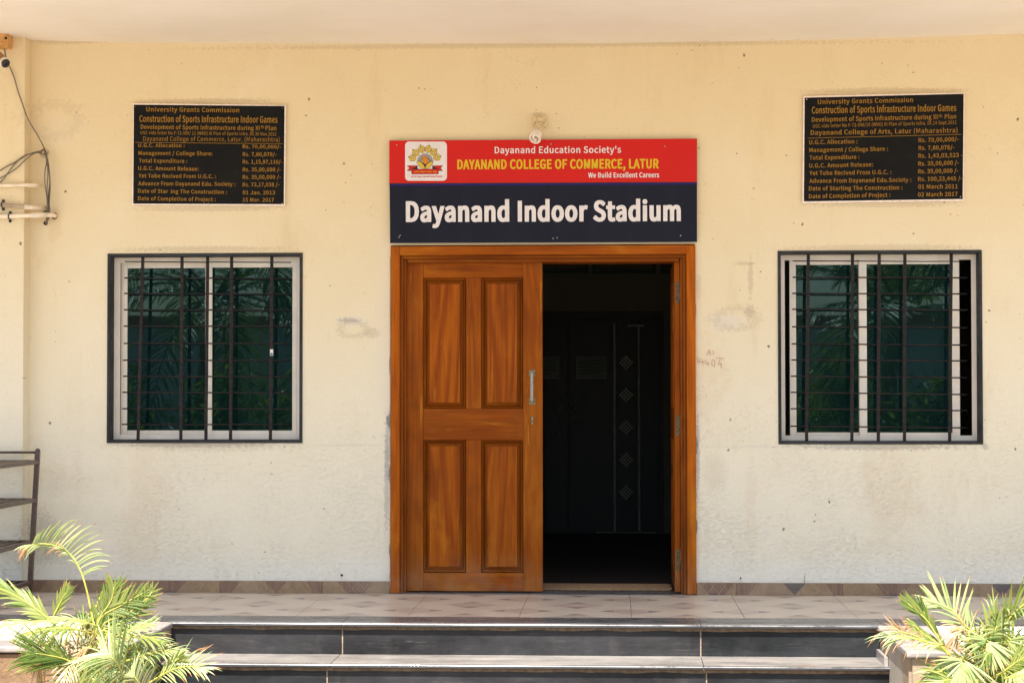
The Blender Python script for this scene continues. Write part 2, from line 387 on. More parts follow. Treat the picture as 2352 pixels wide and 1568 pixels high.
# tinted glass: mirror-like green sheet, a little light passes
t = NT('green_tinted_glass'); t.t.nodes.remove(t.p)
out = [n_ for n_ in t.t.nodes if n_.type == 'OUTPUT_MATERIAL'][0]
gl = t.n('ShaderNodeBsdfGlossy'); gl.inputs['Roughness'].default_value = 0.012; gl.inputs['Color'].default_value = (0.62, 0.95, 0.98, 1)
tr = t.n('ShaderNodeBsdfTransparent'); tr.inputs['Color'].default_value = (0.12, 0.24, 0.22, 1)
bm_ = t.n('ShaderNodeBump', i_Strength=0.05, i_Distance=0.01); t.l(t.noise(2.2, 2, 0.4), bm_.inputs['Height']); t.l(bm_.outputs[0], gl.inputs['Normal'])
df = t.n('ShaderNodeBsdfDiffuse'); df.inputs['Color'].default_value = (0.007, 0.028, 0.027, 1)
a1 = t.n('ShaderNodeMixShader', i_0=0.5); t.l(tr.outputs[0], a1.inputs[1]); t.l(df.outputs[0], a1.inputs[2])
fr = t.n('ShaderNodeFresnel', i_IOR=1.52)
a2 = t.n('ShaderNodeMixShader'); t.l(t.math('ADD', t.math('MULTIPLY', fr.outputs[0], 1.15), 0.0, clamp=True), a2.inputs[0]); t.l(a1.outputs[0], a2.inputs[1]); t.l(gl.outputs[0], a2.inputs[2])
t.l(a2.outputs[0], out.inputs[0]); M['glass'] = t.mat

M['sign_red'] = simple('sign_red', (0.58, 0.018, 0.014, 1), 0.42, var=0.03, scale=3, spec=.12)
M['sign_navy'] = simple('sign_navy', (0.012, 0.013, 0.024, 1), 0.42, var=0.15, scale=3, stretch=(2, 1, .3), spec=.12)
M['sign_blue'] = simple('sign_blue', (0.024, 0.012, 0.13, 1), 0.4, var=0.05, spec=.12)
M['sign_white'] = simple('sign_white', (0.74, 0.69, 0.68, 1), 0.42, var=0.04, spec=.12)
M['sign_yellow'] = simple('sign_yellow', (0.66, 0.46, 0.025, 1), 0.42, var=0.03, spec=.12)
M['sign_dark'] = simple('sign_dark', (0.03, 0.03, 0.035, 1), 0.42, spec=.12)
M['sign_orange'] = simple('sign_orange', (0.62, 0.22, 0.015, 1), 0.42, spec=.12)
M['sign_back'] = simple('sign_sheet_edge', (0.45, 0.42, 0.38, 1), 0.5)
M['screw'] = simple('zinc_screw', (0.5, 0.45, 0.38, 1), 0.35, 0.6)
M['screw_rust'] = simple('rusty_screw', (0.10, 0.045, 0.025, 1), 0.7)
t = NT('plaque_black'); n = t.noise(6, 6, 0.7); t.color(t.mix(t.ramp(n, 0.4, 0.8, 0, 0.5), (0.008, 0.008, 0.008, 1), (0.022, 0.019, 0.015, 1))); t.rough(t.ramp(n, 0.3, 0.7, 0.5, 0.6)); t.p.inputs['Specular IOR Level'].default_value = 0.1; M['plaque_black'] = t.mat
M['plaque_edge'] = simple('plaque_white_edge', (0.86, 0.74, 0.66, 1), 0.6, var=0.12, scale=40)
M['gilt'] = simple('gilt_lettering', (0.29, 0.15, 0.024, 1), 0.55, var=0.12, scale=60, spec=.1)
M['pvc'] = simple('cream_pvc', (0.84, 0.72, 0.55, 1), 0.45, var=0.1, scale=15)
M['pvc_grey'] = simple('dusty_pvc', (0.45, 0.35, 0.24, 1), 0.6, var=0.25, scale=15)
M['cable'] = simple('grey_cable', (0.15, 0.125, 0.10, 1), 0.5, var=0.2)
M['cable_brown'] = simple('brown_cable', (0.12, 0.075, 0.045, 1), 0.5, var=0.2)
M['black_pl'] = simple('black_plastic', (0.012, 0.012, 0.013, 1), 0.35)
M['lens'] = simple('lens_glass', (0.004, 0.004, 0.008, 1), 0.04)
M['box_orange'] = simple('dusty_orange_box', (0.60, 0.32, 0.10, 1), 0.6, var=0.2, scale=25)
M['cam_white'] = simple('camera_housing', (0.70, 0.62, 0.5, 1), 0.4)
M['cam_brown'] = simple('dusty_camera_shade', (0.33, 0.17, 0.06, 1), 0.55, var=0.2)
M['lamp_ivory'] = simple('aged_ivory_plastic', (0.68, 0.54, 0.32, 1), 0.4, var=0.2, scale=40)
M['lamp_tube'] = simple('white_lamp_tube', (0.86, 0.76, 0.66, 1), 0.25, var=0.02)
M['hole'] = simple('dark_hole', (0.015, 0.01, 0.008, 1), 0.9)
M['brass'] = simple('dull_brass', (0.26, 0.19, 0.09, 1), 0.38, 0.8, var=0.25, scale=60)
M['steel'] = simple('satin_steel', (0.36, 0.33, 0.28, 1), 0.45, 0.5, var=0.1, scale=60)
M['hinge'] = simple('tarnished_hinge', (0.16, 0.10, 0.045, 1), 0.6, 0.3, var=0.4, scale=60)
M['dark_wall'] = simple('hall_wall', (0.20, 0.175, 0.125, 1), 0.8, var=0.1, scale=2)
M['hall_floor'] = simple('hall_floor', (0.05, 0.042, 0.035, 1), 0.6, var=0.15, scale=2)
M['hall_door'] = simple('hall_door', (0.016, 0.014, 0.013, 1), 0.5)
M['hall_strip'] = simple('steel_strip', (0.38, 0.38, 0.31, 1), 0.5)
M['hall_paper'] = simple('notice_paper', (0.18, 0.185, 0.16, 1), 0.7)
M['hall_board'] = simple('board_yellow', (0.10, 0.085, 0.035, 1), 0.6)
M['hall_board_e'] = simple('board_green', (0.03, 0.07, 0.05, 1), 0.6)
M['mat'] = simple('coir_rib', (0.30, 0.19, 0.10, 1), 0.8, var=0.3, scale=80)
M['mat_d'] = simple('mat_groove', (0.03, 0.02, 0.015, 1), 0.9)

t = NT('sunlit_marble'); n = t.noise(3, 7, 0.65, dist=1.2); t.color(t.mix(t.ramp(n, 0.4, 0.7, 0, .6), (0.62, 0.56, 0.50, 1), (0.46, 0.38, 0.31, 1))); t.rough(0.35); M['cheek_top'] = t.mat
t = NT('granite_coping'); n = t.noise(12, 6, 0.7, (0.5, 1.0, 1)); t.color(t.mix(t.ramp(n, 0.35, 0.7), (0.20, 0.18, 0.175, 1), (0.33, 0.29, 0.27, 1))); t.rough(0.3); M['coping'] = t.mat
t = NT('cheek_render'); n = t.noise(2.5, 7, 0.65, (1, 1, 0.5), dist=0.5); cc = t.mix(t.ramp(n, 0.4, 0.7), (0.30, 0.265, 0.22, 1), (0.24, 0.165, 0.10, 1)); cc = t.mix(t.ramp(t.noise(6, 6, 0.7, (1, 1, .4)), 0.6, 0.75, 0, .6), cc, (0.13, 0.06, 0.025, 1)); t.color(cc); t.rough(0.7); t.bump(t.noise(20, 5, .6), 0.2, 0.006); M['cheek_r'] = t.mat
t = NT('rough_plinth_stone'); n = t.noise(4, 8, 0.7); cc = t.mix(t.ramp(n, 0.35, 0.7), (0.17, 0.10, 0.052, 1), (0.25, 0.165, 0.095, 1)); cc = t.mix(t.ramp(t.noise(14, 6, .7), .6, .7, 0, .8), cc, (0.05, 0.035, 0.02, 1)); t.color(cc); t.rough(0.9); t.bump(t.noise(9, 8, .7), 0.8, 0.02); M['plinth'] = t.mat
t = NT('paved_yard'); n = t.noise(0.7, 8, 0.65); cc = t.mix(t.ramp(n, 0.3, 0.7), (0.22, 0.182, 0.142, 1), (0.31, 0.265, 0.215, 1)); t.color(cc); t.rough(0.9); t.bump(t.noise(30, 6, .6), 0.4, 0.01); M['yard'] = t.mat
t = NT('planter_soil'); n = t.noise(14, 8, 0.7); t.color(t.mix(t.ramp(n, .3, .7), (0.10, 0.06, 0.035, 1), (0.2, 0.13, 0.08, 1))); t.rough(0.95); t.bump(n, .8, .02); M['soil'] = t.mat

def leafmat(name, a, b, trans=0.35, tipcol=(0.42, 0.20, 0.08, 1), rough=0.38):
    t = NT(name)
    at = t.n('ShaderNodeAttribute'); at.attribute_name = 'tip'
    sp = t.n('ShaderNodeSeparateColor'); t.l(at.outputs['Color'], sp.inputs[0])
    oi = t.n('ShaderNodeObjectInfo')
    c = t.mix(sp.outputs[1], a, b)
    c = t.mix(t.math('MULTIPLY', oi.outputs['Random'], 0.35), c, (a[0] * 0.6, a[1] * 0.75, a[2] * 0.6, 1))
    c = t.mix(t.ramp(t.noise(25, 4, 0.6), 0.45, 0.7, 0, 0.3), c, (b[0] * 1.1, b[1], b[2], 1))
    c = t.mix(t.ramp(sp.outputs[0], 0.45, 0.75), c, tipcol)
    t.color(c); t.rough(rough)
    tr = t.n('ShaderNodeBsdfTranslucent'); t.l(t.mix(0.5, c, (0.35, 0.45, 0.02, 1)), tr.inputs['Color'])
    mx = t.n('ShaderNodeMixShader', i_0=trans); out = [n_ for n_ in t.t.nodes if n_.type == 'OUTPUT_MATERIAL'][0]
    t.l(t.p.outputs[0], mx.inputs[1]); t.l(tr.outputs[0], mx.inputs[2]); t.l(mx.outputs[0], out.inputs[0])
    return t.mat
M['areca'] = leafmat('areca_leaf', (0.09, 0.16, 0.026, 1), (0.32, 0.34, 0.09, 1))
M['areca_pale'] = leafmat('areca_sunlit_leaf', (0.20, 0.29, 0.09, 1), (0.46, 0.47, 0.21, 1), 0.25)  # pale leaf, glare of the sun painted into its colour
M['areca_dark'] = leafmat('areca_inner_leaf', (0.04, 0.09, 0.015, 1), (0.13, 0.18, 0.03, 1), 0.3)  # darker leaf copy, shade inside the clump put into its green
M['areca_dry'] = leafmat('areca_dry_leaf', (0.36, 0.2, 0.10, 1), (0.50, 0.36, 0.22, 1), 0.2)
M['stalk'] = simple('areca_stalk', (0.38, 0.36, 0.07, 1), 0.4, var=0.2, scale=30)
M['cane'] = simple('areca_cane', (0.16, 0.17, 0.05, 1), 0.5, var=0.35, scale=25)
M['palm_leaf'] = leafmat('palm_leaf', (0.035, 0.085, 0.02, 1), (0.10, 0.14, 0.03, 1), 0.25)
M['bark'] = simple('palm_bark', (0.16, 0.12, 0.085, 1), 0.9, var=0.35, scale=8, bump=0.5)
M['hedge'] = leafmat('hedge_leaf', (0.06, 0.13, 0.03, 1), (0.13, 0.21, 0.05, 1), 0.5)
M['far_wall'] = simple('far_building_paint', (0.36, 0.42, 0.42, 1), 0.8, var=0.06, scale=1)
M['far_roof'] = simple('far_roof_red', (0.28, 0.09, 0.06, 1), 0.8)

# ------------------------------------------------------------------ ground, porch and steps
YE = -1.56                     # porch edge
RISE, TREAD = 0.172, 0.36
GZ = -4 * RISE
XL = UZ(372, 1434).x; XR = UZ(2037, 1443).x
tag(MB().add([(-150, -200, GZ), (150, -200, GZ), (150, 60, GZ), (-150, 60, GZ)], [(0, 1, 2, 3)], M['yard']).build('ground'), 'sunlit dusty earth yard in front of the porch steps', kind='structure')

porch = tag(empty('porch_floor'), 'porch floor of patterned brown tiles with a black granite edge', kind='structure')
XA, XB = -6.0, 5.0
fl = MB(); fl.box(XA, XB, YE + 0.30, -0.001, -0.3, -0.012, M['grout']); fl.build('screed', porch)
TS = 0.625; x0 = UZ(1208, 1378).x
rows = [(-0.64, -0.0), (-1.262, -0.64)]
tcache = {}
def floor_tile_mesh(w, d):
    key = (round(w, 3), round(d, 3))
    if key in tcache: return tcache[key]
    g = 0.0012; b = MB()
    b.box(g, w - g, g, d - g, -0.011, 0.0, M['tile_base'], 0.0008)
    h = 0.16; e = 0.0016
    def tri(c0, ax, dr):
        # half diamond on an edge, its point towards the tile's middle
        c0 = Vector(c0); ax = Vector(ax); dr = Vector(dr)
        z1 = Vector((0, 0, 0.0003)); z2 = Vector((0, 0, 0.0005))
        b.poly([c0 - ax * (h - .004) + dr * e + z1, c0 + ax * (h - .004) + dr * e + z1, c0 + ax * h * 0.42 + dr * h * 0.6 + z1, c0 - ax * h * 0.42 + dr * h * 0.6 + z1], M['tile_brown'])
        b.poly([c0 - ax * h * 0.39 + dr * h * 0.63 + z1, c0 + ax * h * 0.39 + dr * h * 0.63 + z1, c0 + dr * h * 1.12 + z1], M['tile_dark'])
        b.poly([c0 - ax * 0.42 * h + dr * h * 0.6 + z2, c0 + ax * 0.42 * h + dr * h * 0.6 + z2, c0 + ax * h * 0.40 + dr * h * 0.625 + z2, c0 - ax * h * 0.40 + dr * h * 0.625 + z2], M['tile_line'])
        # joints of the printed planks
        for s_ in (-0.33, 0.33):
            b.poly([c0 + ax * (h * s_ - .0012) + dr * e + z2, c0 + ax * (h * s_ + .0012) + dr * e + z2, c0 + ax * (h * s_ + .0012) + dr * h * 0.6 + z2, c0 + ax * (h * s_ - .0012) + dr * h * 0.6 + z2], M['tile_line'])
    tri((0, d / 2, 0), (0, 1, 0), (1, 0, 0)); tri((w, d / 2, 0), (0, -1, 0), (-1, 0, 0))
    tri((w / 2, 0, 0), (-1, 0, 0), (0, 1, 0)); tri((w / 2, d, 0), (1, 0, 0), (0, -1, 0))
    b.recalc = False
    o = b.build('floor_tile', porch); me = o.data
    bm = bmesh.new(); bm.from_mesh(me)
    for f in bm.faces:
        if all(abs(v.co.z - f.verts[0].co.z) < 1e-6 for v in f.verts) and f.verts[0].co.z > 0.0001 and f.normal.z < 0: f.normal_flip()
    bm.to_mesh(me); bm.free()
    bpy.data.objects.remove(o)
    tcache[key] = me
    return me
for (ya, yb) in rows:
    k = -5
    for k in range(-6, 8):
        xx = x0 + k * TS
        if xx < XA or xx > XB: continue
        o = link('floor_tile', floor_tile_mesh(TS, yb - ya), porch, (xx, ya, random.uniform(-0.0006, 0.0006)))
# black granite border with a rounded nose
def nosed_slab(x0, x1, yf, yb, z, th, mat, name, parent, tilt=0):
    b = MB(); n = 12; r = th / 2; prof = [Vector((0, yb, z)), Vector((0, yf + r, z))]
    for i in range(1, n): a = math.pi / 2 + math.pi * i / n; prof.append(Vector((0, yf + r + r * math.cos(a), z - r + r * math.sin(a))))
    prof += [Vector((0, yf + r, z - th)), Vector((0, yb, z - th))]
    m = len(prof); L = [p + Vector((x0, 0, 0)) for p in prof]; Rr = [p + Vector((x1, 0, 0)) for p in prof]
    b.add(L + Rr, [tuple(range(m)), tuple(range(2 * m - 1, m - 1, -1))], mat)
    b.add(L + Rr, [], mat)
    b2 = [(i, (i + 1) % m, (i + 1) % m + m, i + m) for i in range(m)]
    bb = len(b.v) - 2 * m
    for q_, f in enumerate(b2): b.f.append(tuple(bb + i for i in f)); b.mi.append(b.m(M['granite_nose'] if 0 < q_ < m - 2 else mat)); b.sm.append(0 < q_ < m - 2)
    return b.build(name, parent)
steps = tag(empty('entrance_steps'), 'flight of black granite steps with rounded nosings', kind='structure')
jx = [XL, UZ(780, 1434).x, UZ(1612, 1440).x, XR]
bx = [XA, XL] + jx[1:3] + [XR, XB]
for i in range(len(bx) - 1):
    nosed_slab(bx[i] + 0.0015, bx[i + 1] - 0.0015, YE - 0.028 if 0 < i < 4 else YE + 0.002, YE + 0.297, 0.0005 * (i % 2), 0.022, M['granite_border'], 'border_slab', porch)
j2 = [None, [XL - .0, UZ(757, 1525, -RISE).x, UZ(1617, 1530, -RISE).x, XR], [XL, UZ(900, 1560, -2 * RISE).x, UZ(1750, 1560, -2 * RISE).x, XR], [XL, -1, .9, XR]]
j1 = [jx, [XL, UZ(757, 1560, -RISE - .1).x, UZ(1619, 1560, -RISE - .1).x, XR], [XL, -1.1, .7, XR], [XL, -.9, 1.0, XR]]
core = MB()
for k in range(4):
    yk = YE - k * TREAD; zt = -k * RISE
    core.box(XL, XR, yk + 0.004, YE + 0.5, zt - RISE - 0.02, zt - 0.0235, M['grout_pale'])
    for i in range(3):
        a, b_ = j1[k][i], j1[k][i + 1]
        m_ = M['granite_riser_dark'] if (k, i) in ((0, 2), (1, 0), (1, 2)) else M['granite_riser']
        MB().box(a + 0.0035, b_ - 0.0035, yk, yk + 0.019, zt - RISE + 0.001, zt - 0.033, m_, 0.001).build('riser_slab', steps)
    if k < 3:
        for i in range(3):
            nosed_slab(j2[k + 1][i] + 0.002, j2[k + 1][i + 1] - 0.002, yk - TREAD - 0.028, yk - 0.001, zt - RISE, 0.021, M['granite_tread'], 'tread_slab', steps)
core.build('mortar_bed', steps)
# irregular dried mortar squeezed out below each nosing
for k in range(2):
    b = MB(); yk = YE - k * TREAD; zt = -k * RISE
    xx = XL; pts = []
    while xx < XR:
        pts.append((xx, 0.006 + 0.008 * noise.noise((xx * 6, k, 0)) + random.uniform(0, .002))); xx += 0.02
    for i in range(len(pts) - 1):
        (xa, ha), (xb, hb) = pts[i], pts[i + 1]
        ha = max(ha, .002); hb = max(hb, .002)
        zt_ = zt - 0.027
        b.add([(xa, yk - .006, zt_ + .004), (xb, yk - .006, zt_ + .004), (xb, yk - .004, zt_ - .004 - hb), (xa, yk - .004, zt_ - .004 - ha)], [(0, 1, 2, 3)], M['grout'])
    b.recalc = False; o = b.build('mortar_bead', steps)

# cheek walls beside the steps
YF = YE - 3 * TREAD + 0.02      # front of the cheeks
def cheek(side):
    if side < 0:
        t_ = tag(empty('side_wall'), 'low plinth wall left of the steps with cracked brown stone face and granite top', 'wall', 'plinth walls flanking the steps')
        xi, xo = XL, XA
    else:
        t_ = tag(empty('side_wall'), 'low plinth wall right of the steps with pale rendered face and granite coping', 'wall', 'plinth walls flanking the steps')
        xi, xo = XR, XB
    s = side
    lo, hi = sorted((xi, xo))
    b = MB(); b.box(lo + (0.0 if s > 0 else 0), hi, YF + 0.02, YE + 0.02, GZ, -0.034, M['cheek_r'] if s > 0 else M['plinth']); b.build('wall_body', t_)
    # inner face cladding
    c0, c1 = sorted((xi - s * 0.016, xi - s * 0.0005))
    b = MB(); b.box(c0, c1, YF + 0.02, YE - 0.002, GZ, -0.034, M['cheek_r']); b.build('side_cladding', t_)
    # coping: band along the steps, band along the front, pale paving between
    c0, c1 = sorted((xi - s * 0.03, xi + s * 0.27))
    b = MB(); b.box(c0, c1, YF - 0.02, YE - 0.002, -0.032, -0.001, M['coping'], 0.008, 2); b.build('coping_slab', t_)
    c0, c1 = sorted((xi + s * 0.273, xo))
    b = MB(); b.box(c0, c1, YF - 0.02, YF + 0.26, -0.032, -0.002, M['coping'], 0.008, 2); b.build('coping_slab', t_)
    b = MB(); b.box(c0, c1, YF + 0.263, YE - 0.002, -0.032, -0.003, M['cheek_top'], 0.002); b.build('paving_slab', t_)
    if s < 0:
        # courses of the stone face, each with an uneven joint
        zc = [GZ, -0.52, -0.345, -0.20, -0.036]
        for r_ in range(4):
            xx = xi
            while xx > xo:
                w = random.uniform(0.5, 0.9) if r_ < 3 else random.uniform(0.8, 1.3); xe = max(xo, xx - w)
                if xx - xe > 0.1:
                    n_ = 8; top = [Vector((xx - (xx - xe - .008) * i / n_, YF - 0.004 + random.uniform(-.006, .004), zc[r_ + 1] - 0.005 - random.uniform(0, .008))) for i in range(n_ + 1)]
                    bot = [Vector((xx - (xx - xe - .008) * i / n_, YF - 0.004 + random.uniform(-.006, .004), zc[r_] + 0.003 + random.uniform(0, .007))) for i in range(n_, -1, -1)]
                    MB().prism(top + bot, (0, 0.03, 0), M['plinth']).build('face_stone', t_)
                xx = xe
    else:
        b = MB(); b.box(lo, hi, YF + 0.004, YF + 0.018, GZ, -0.036, M['cheek_r']); b.build('face_panel', t_)
        # upright slab standing against the cheek on the tread
        xs = xi - 0.018
        b = MB(); b.prism([(xs - .02, YE - .02, -RISE), (xs - .02, YE - .02, -.125), (xs - .02, YE - TREAD + 0.02, -.125), (xs - .02, YE - TREAD + .02, -RISE - .2), (xs - .02, YE - TREAD + .10, -RISE - .2), (xs - .02, YE - TREAD + .10, -RISE)], (0.018, 0, 0), M['coping']); b.build('upright_slab', t_)
cheek(-1); cheek(1)

# ------------------------------------------------------------------ the building
bld = tag(empty('college_hall_building'), 'cream plastered hall front with a wooden double door and two barred windows', 'building')
WX0, WX1, WZ = -6.0, 5.0, 3.9
def Pc(cx, cy, x0, y0, s): return ((x0 + cx / s) / 1.102, (y0 + cy / s) / 1.102)
def crop6(cx, cy): return Pc(cx, cy, 240, 610, 2.852)
def crop7(cx, cy): return Pc(cx, cy, 1940, 610, 2.852)
class Opening: pass
def opening(l, t_, r, b_):
    o = Opening(); p = U((l), (t_ + b_) / 2); q = U(r, (t_ + b_) / 2)
    o.x0, o.x1 = p.x, q.x; o.z1 = U((l + r) / 2, t_).z; o.z0 = U((l + r) / 2, b_).z
    return o
WL = opening(246.5, 581.5, 695, 1017)
WR = opening(1787, 575, 2256.5, 1020)
DR = opening(897, 562, 1597, 1363); DR.z0 = 0.0
# front wall as a grid with three holes
xs = sorted([WX0, WX1, WL.x0, WL.x1, WR.x0, WR.x1, DR.x0, DR.x1]); zs = sorted([-0.3, WZ, WL.z0, WL.z1, WR.z0, WR.z1, DR.z1, 0.0])
def fine(a, step):
    o = []
    for i in range(len(a) - 1):
        n_ = max(1, int((a[i + 1] - a[i]) / step)); o += [a[i] + (a[i + 1] - a[i]) * k / n_ for k in range(n_)]
    return o + [a[-1]]
def inhole(x, z):
    for h in (WL, WR, DR):
        if h.x0 - 1e-6 < x < h.x1 + 1e-6 and (h.z0 - (0.001 if h is not DR else 1)) < z < h.z1 + 1e-6: return True
    return False
wall = MB(); gx, gz = fine(xs, 0.25), fine(zs, 0.25); TH = 0.26
idx = {}
def gv(i, j, back):
    k = (i, j, back)
    if k not in idx:
        idx[k] = len(wall.v)
        x_, z_ = gx[i], gz[j]
        dy = 0.0 if back else 0.004 * noise.noise((x_ * 0.9, 0, z_ * 0.9))
        wall.v.append((x_, TH if back else dy, z_))
    return idx[k]
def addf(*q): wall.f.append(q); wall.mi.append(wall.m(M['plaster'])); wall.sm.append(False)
solid = {}
for i in range(len(gx) - 1):
    for j in range(len(gz) - 1):
        solid[i, j] = not inhole((gx[i] + gx[i + 1]) / 2, (gz[j] + gz[j + 1]) / 2)
for (i, j), s_ in solid.items():
    if not s_: continue
    addf(gv(i, j, 0), gv(i + 1, j, 0), gv(i + 1, j + 1, 0), gv(i, j + 1, 0))
    addf(gv(i, j, 1), gv(i, j + 1, 1), gv(i + 1, j + 1, 1), gv(i + 1, j, 1))
    for (di, dj, a, b_) in ((-1, 0, (i, j), (i, j + 1)), (1, 0, (i + 1, j), (i + 1, j + 1)), (0, -1, (i, j), (i + 1, j)), (0, 1, (i, j + 1), (i + 1, j + 1))):
        if not solid.get((i + di, j + dj), False):
            addf(gv(*a, 0), gv(*b_, 0), gv(*b_, 1), gv(*a, 1))
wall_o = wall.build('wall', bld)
# pilaster at the left edge
px_ = U(55, 600, -0.12).x
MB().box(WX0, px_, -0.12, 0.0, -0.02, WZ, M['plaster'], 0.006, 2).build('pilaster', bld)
# ceiling slab of the porch, its junction with the wall as uneven as in the photo
ROOFY = -3.325
cp = [(-350, 80), (0, 89), (60, 93), (300, 99), (700, 101), (1100, 101), (1400, 100), (1750, 95), (2000, 89), (2352, 78), (2700, 70)]
b = MB(); row = []
cz = [(U(p[0], p[1]).x, U(p[0], p[1]).z) for p in cp]
cz[0] = (WX0, cz[0][1]); cz[-1] = (WX1, cz[-1][1])
NY = 8
for (x_, z_) in cz:
    for k in range(NY + 1):
        f = k / NY; y_ = -0.001 + (ROOFY - 0.0) * f
        b.v.append((x_, y_ + (TH + .3 if k == 0 else 0) * 0, z_ * (1 - f) + 3.43 * f if f > 0 else z_))
for i in range(len(cz) - 1):
    for k in range(NY):
        a = i * (NY + 1) + k; b.f.append((a, a + NY + 1, a + NY + 2, a + 1)); b.mi.append(b.m(M['ceiling'])); b.sm.append(True)
nv = len(b.v)
# close the slab above
b.v += [(WX0, ROOFY, 3.62), (WX1, ROOFY, 3.62), (WX1, 0.0, 3.62), (WX0, 0.0, 3.62)]
b.f.append((nv, nv + 1, nv + 2, nv + 3)); b.mi.append(0); b.sm.append(False)
b.f.append(tuple([i * (NY + 1) + NY for i in range(len(cz))] + [nv + 1, nv])); b.mi.append(0); b.sm.append(False)
b.f.append(tuple(list(range(0, NY + 1)) + [nv, nv + 3])); b.mi.append(0); b.sm.append(False)
e_ = (len(cz) - 1) * (NY + 1); b.f.append(tuple(list(range(e_, e_ + NY + 1)) + [nv + 1, nv + 2])); b.mi.append(0); b.sm.append(False)
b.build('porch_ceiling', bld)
# roof, side and back walls of the hall
IX0, IX1, IY1 = -5.2, 4.2, 5.4
sh = MB()
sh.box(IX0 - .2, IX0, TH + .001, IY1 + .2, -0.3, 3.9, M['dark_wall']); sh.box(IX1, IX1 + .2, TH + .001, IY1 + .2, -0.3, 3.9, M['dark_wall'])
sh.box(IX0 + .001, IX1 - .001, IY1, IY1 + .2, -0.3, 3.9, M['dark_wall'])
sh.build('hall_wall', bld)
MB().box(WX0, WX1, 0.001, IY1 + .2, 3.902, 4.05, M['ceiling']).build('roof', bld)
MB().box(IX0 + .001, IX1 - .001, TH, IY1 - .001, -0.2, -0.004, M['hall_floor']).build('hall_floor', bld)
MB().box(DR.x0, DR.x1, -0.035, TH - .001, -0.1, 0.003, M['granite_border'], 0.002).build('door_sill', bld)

# skirting tiles
skx = [(-110, 1336, 1363)]
def skirt_run(edges, parent):
    for i in range(len(edges) - 1):
        xa, xb = edges[i] + 0.0012, edges[i + 1] - 0.0012
        h = 0.076; y0 = -0.013
        b = MB(); b.box(xa, xb, y0, -0.001, 0.0005, h, M['skirt_tan'], 0.001)
        L = xb - xa; k = 1 if abs(edges[i] - DR.x1) < .02 else int(abs(edges[i] * 7.3)) % 3
        e = y0 - 0.0004
        def pg(pts, m, ee=e):
            q = [(min(max(p[0], 0.001), L - 0.001) + xa, ee, p[1] * (h - .002) + .001) for p in pts]
            b.poly(q, m)
        if k == 0:
            pg([(0, 0), (.10, 0), (.10, 1), (0, 1)], M['skirt_brown']); pg([(.10, 0), (.15, .5), (.10, 1)], M['skirt_dark'], e - .0002)
            pg([(L - .12, 0), (L, 0), (L, 1), (L - .12, 1)], M['skirt_brown']); pg([(L - .12, 0), (L - .12, 1), (L - .17, .5)], M['skirt_dark'], e - .0002)
            for q in range(3): xx = .2 + .09 * q; pg([(xx, 1), (xx + .004, 1), (xx + .064, 0), (xx + .06, 0)], M['skirt_pale'], e - .0003)
        elif k == 1:
            m_ = L * .5
            pg([(m_ - .11, 1), (m_ + .11, 1), (m_ + .05, 0), (m_ - .05, 0)], M['skirt_brown']); pg([(m_ - .04, .12), (m_ + .04, .12), (m_ + .047, 0), (m_ - .047, 0)], M['skirt_dark'], e - .0002)
            for q in range(4): xx = .01 + .07 * q; pg([(xx, 1), (xx + .004, 1), (xx + .064, 0), (xx + .06, 0)], M['skirt_pale'], e - .0003)
            for q in range(3): xx = L - .05 - .07 * q; pg([(xx, 1), (xx - .004, 1), (xx - .064, 0), (xx - .06, 0)], M['skirt_pale'], e - .0003)
        else:
            pg([(0, 0), (.07, 0), (.13, 1), (0, 1)], M['skirt_brown']); m_ = L * .55
            pg([(m_ - .07, 1), (m_ + .07, 1), (m_, .0)], M['skirt_dark'] if i % 2 else M['skirt_brown'], e - .0002)
            for q in range(2): xx = .16 + .07 * q; pg([(xx, 0), (xx + .004, 0), (xx + .064, 1), (xx + .06, 1)], M['skirt_pale'], e - .0003)
            pg([(L - .05, 0), (L, 0), (L, 1), (L - .10, 1)], M['skirt_brown'])
        b.recalc = False
        b.build('skirting_tile', parent)
XX = lambda p: U(p, 1350, -0.013).x
skirt_run([px_ + .001, XX(270), XX(505), XX(740), DR.x0 - .004], wall_o)
skirt_run([DR.x1 + .004, XX(1691), XX(1935), XX(2170), XX(2410), XX(2650), WX1 - .1], wall_o)

